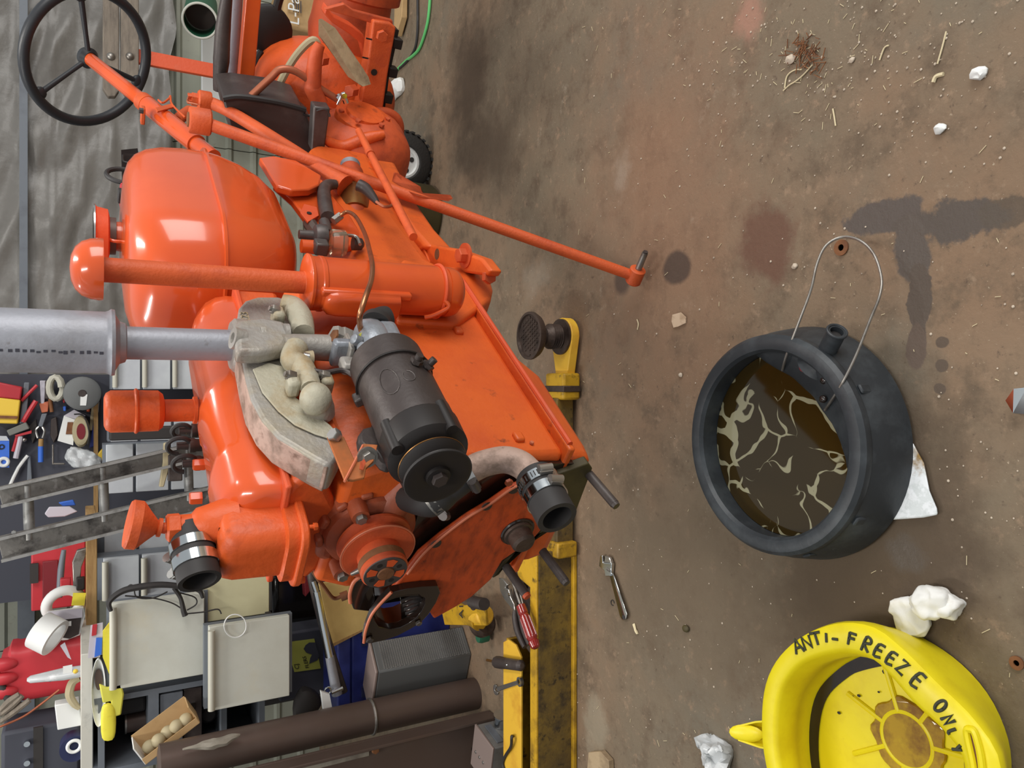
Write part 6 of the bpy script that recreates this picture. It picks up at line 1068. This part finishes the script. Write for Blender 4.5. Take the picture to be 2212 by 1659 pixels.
tag(MB().lathe(Z(1818, 535, .001), up, [(0, .017), (.003, .017), (.003, .007), (0, .007)], 24).build('washer', 'rust'), 'rusty washer on the floor inside the wire handle loop', 'washer')
tag(MB().lathe(Z(2197, 1432, .001), up, [(0, .012), (.003, .012), (.003, .005), (0, .005)], 20).build('washer', 'rust'), 'small dull washer near the yellow pan, lone on the floor', 'washer')
tag(MB().prism([Z(a, b, .003) for a, b in ((1454, 680), (1472, 675), (1483, 686), (1482, 698), (1466, 706), (1456, 708), (1452, 694))], up * .003).jit(.002, 60).build('dry_leaf', 'leaf'), 'pale pinkish dry leaf flake on the floor', 'leaf')
tag(MB().prism([Z(a, b, .001) for a, b in ((1282, 1622), (1308, 1620), (1326, 1640), (1328, 1700), (1276, 1700))], up * .02).build('wood_block', 'wood_stick', bevel=.002), 'flat tan wood offcut beside the jack at the frame edge', 'wood')
tag(MB().prism([Z(a, b, .002) for a, b in ((2188, 868), (2200, 842), (2222, 840), (2222, 892), (2196, 890))], up * .018).jit(.008, 50).build('foil_scrap', 'chrome', ang=20), 'crumpled shiny foil scrap at the frame edge past the pan', 'foil')
tag(MB().torus(Z(1323, 1302, .002), up, .008, .0012, 20, 6, 0, 300).build('wire_curl', 'rubber'), 'tiny dark wire curl beside the chrome wrench', 'wire')
tag(MB().ell(Z(1481, 1358, .005), (.009, .004, 0), (-.004, .012, 0), (0, 0, .005), 14, 8).build('dark_pellet', 'olive'), 'dark oval pellet alone on the floor', 'pellet')
tag(MB().tube([Z(1369, 1348, .003), Z(1372, 1358, .004), Z(1377, 1370, .003)], .004, 8).jit(.002, 120).build('wood_chip', 'straw'), 'pale wood chip just below the wrench handle end', 'chip')
for a, b, r_, lb in ((2115, 158, .012, 'largest white pebble on the right floor'), (2030, 278, .010, 'white pebble lower left of the largest one'), (1708, 128, .011, 'cream pebble beside the straw clump'), (1700, 1416, .004, 'single pale crumb near the spout of the yellow pan'), (1716, 575, .006, 'pinkish grit stone on the red-brown stained floor'), (1840, 130, .006, 'small grey pebble among the floor grit'), (1470, 810, .006, 'pale pink chip left of the black pan')):
    tag(MB().ell(Z(a, b, r_ * .5), (r_, 0, 0), (0, r_ * 1.3, 0), (0, 0, r_ * .6), 10, 7).jit(r_ * .35, 140).build('pebble', 'pebble' if 'white' not in lb else 'white'), lb, 'pebble')
for q, lb in (([(2044, 68), (2036, 100), (2025, 138)], 'long straight straw on the right floor'), ([(1799, 235), (1802, 252), (1805, 272)], 'double straw stub left of the pebbles'), ([(1695, 190), (1700, 165), (1715, 152), (1732, 150)], 'curled root strand in the straw clump'), ([(1692, 196), (1705, 184), (1718, 176), (1735, 162), (1755, 140)], 'thicker twig crossing the straw clump'), ([(2016, 178), (2022, 165), (2038, 160)], 'bent pale husk near the largest white pebble'), ([(1376, 690), (1379, 700), (1377, 712)], 'thin straw left of the dry leaf flake'), ([(1900, 130), (1910, 104), (1920, 98)], 'short curved straw above the straight one')):
    tag(MB().tube([Z(a, b, .003) for a, b in q], .0017 if 'husk' not in lb else .004, 6).build('straw', 'straw'), lb, 'straw')
m = MB()
for k in range(170):
    a, b = random.uniform(1240, 2200), random.uniform(5, 1650)
    if k < 90: a, b = random.gauss(1740, 120), random.gauss(110, 90)
    p = Z(a, b, .0015); th = random.uniform(0, 6.28); L_ = random.uniform(.004, .018); d_ = V((math.cos(th), math.sin(th), 0)) * L_
    if (p - pc_).length < .29 or (p - yc).length < .27 or p.y > 3.5: continue
    m.box(p, L_, .001, .001, d_, up.cross(d_), up)
m.build('straw_litter', 'straw', smooth=False); o = bpy.data.objects['straw_litter']; o['kind'] = 'stuff'; tag(o, 'scattered bits of straw and husk over the concrete floor', 'litter')
m = MB()
for k in range(520):
    a, b = random.uniform(1240, 2200), random.uniform(5, 1650)
    if k < 160: a, b = random.gauss(1800, 160), random.gauss(120, 90)
    p = Z(a, b, .001); r_ = random.choice((.0014, .0018, .0022, .003))
    if (p - pc_).length < .29 or (p - yc).length < .27 or p.y > 3.5: continue
    m.ell(p, (r_, 0, 0), (0, r_, 0), (0, 0, r_ * .6), 6, 4)
m.build('grit', 'pebble'); o = bpy.data.objects['grit']; o['kind'] = 'stuff'; tag(o, 'scattered pale grit over the concrete floor', 'grit')
# shreds of the straw clump
m = MB()
for k in range(60):
    p = Z(random.gauss(1745, 22), random.gauss(118, 22), random.uniform(.002, .014)); th = random.uniform(0, 6.28); d_ = V((math.cos(th), math.sin(th), random.uniform(-.2, .3))).normalized(); m.box(p, random.uniform(.01, .035), .0016, .0016, d_, up.cross(d_), d_.cross(up.cross(d_)))
m.build('straw_clump', 'rust', smooth=False); o = bpy.data.objects['straw_clump']; o['kind'] = 'stuff'; tag(o, 'matted clump of brown straw and dirt on the floor', 'litter')
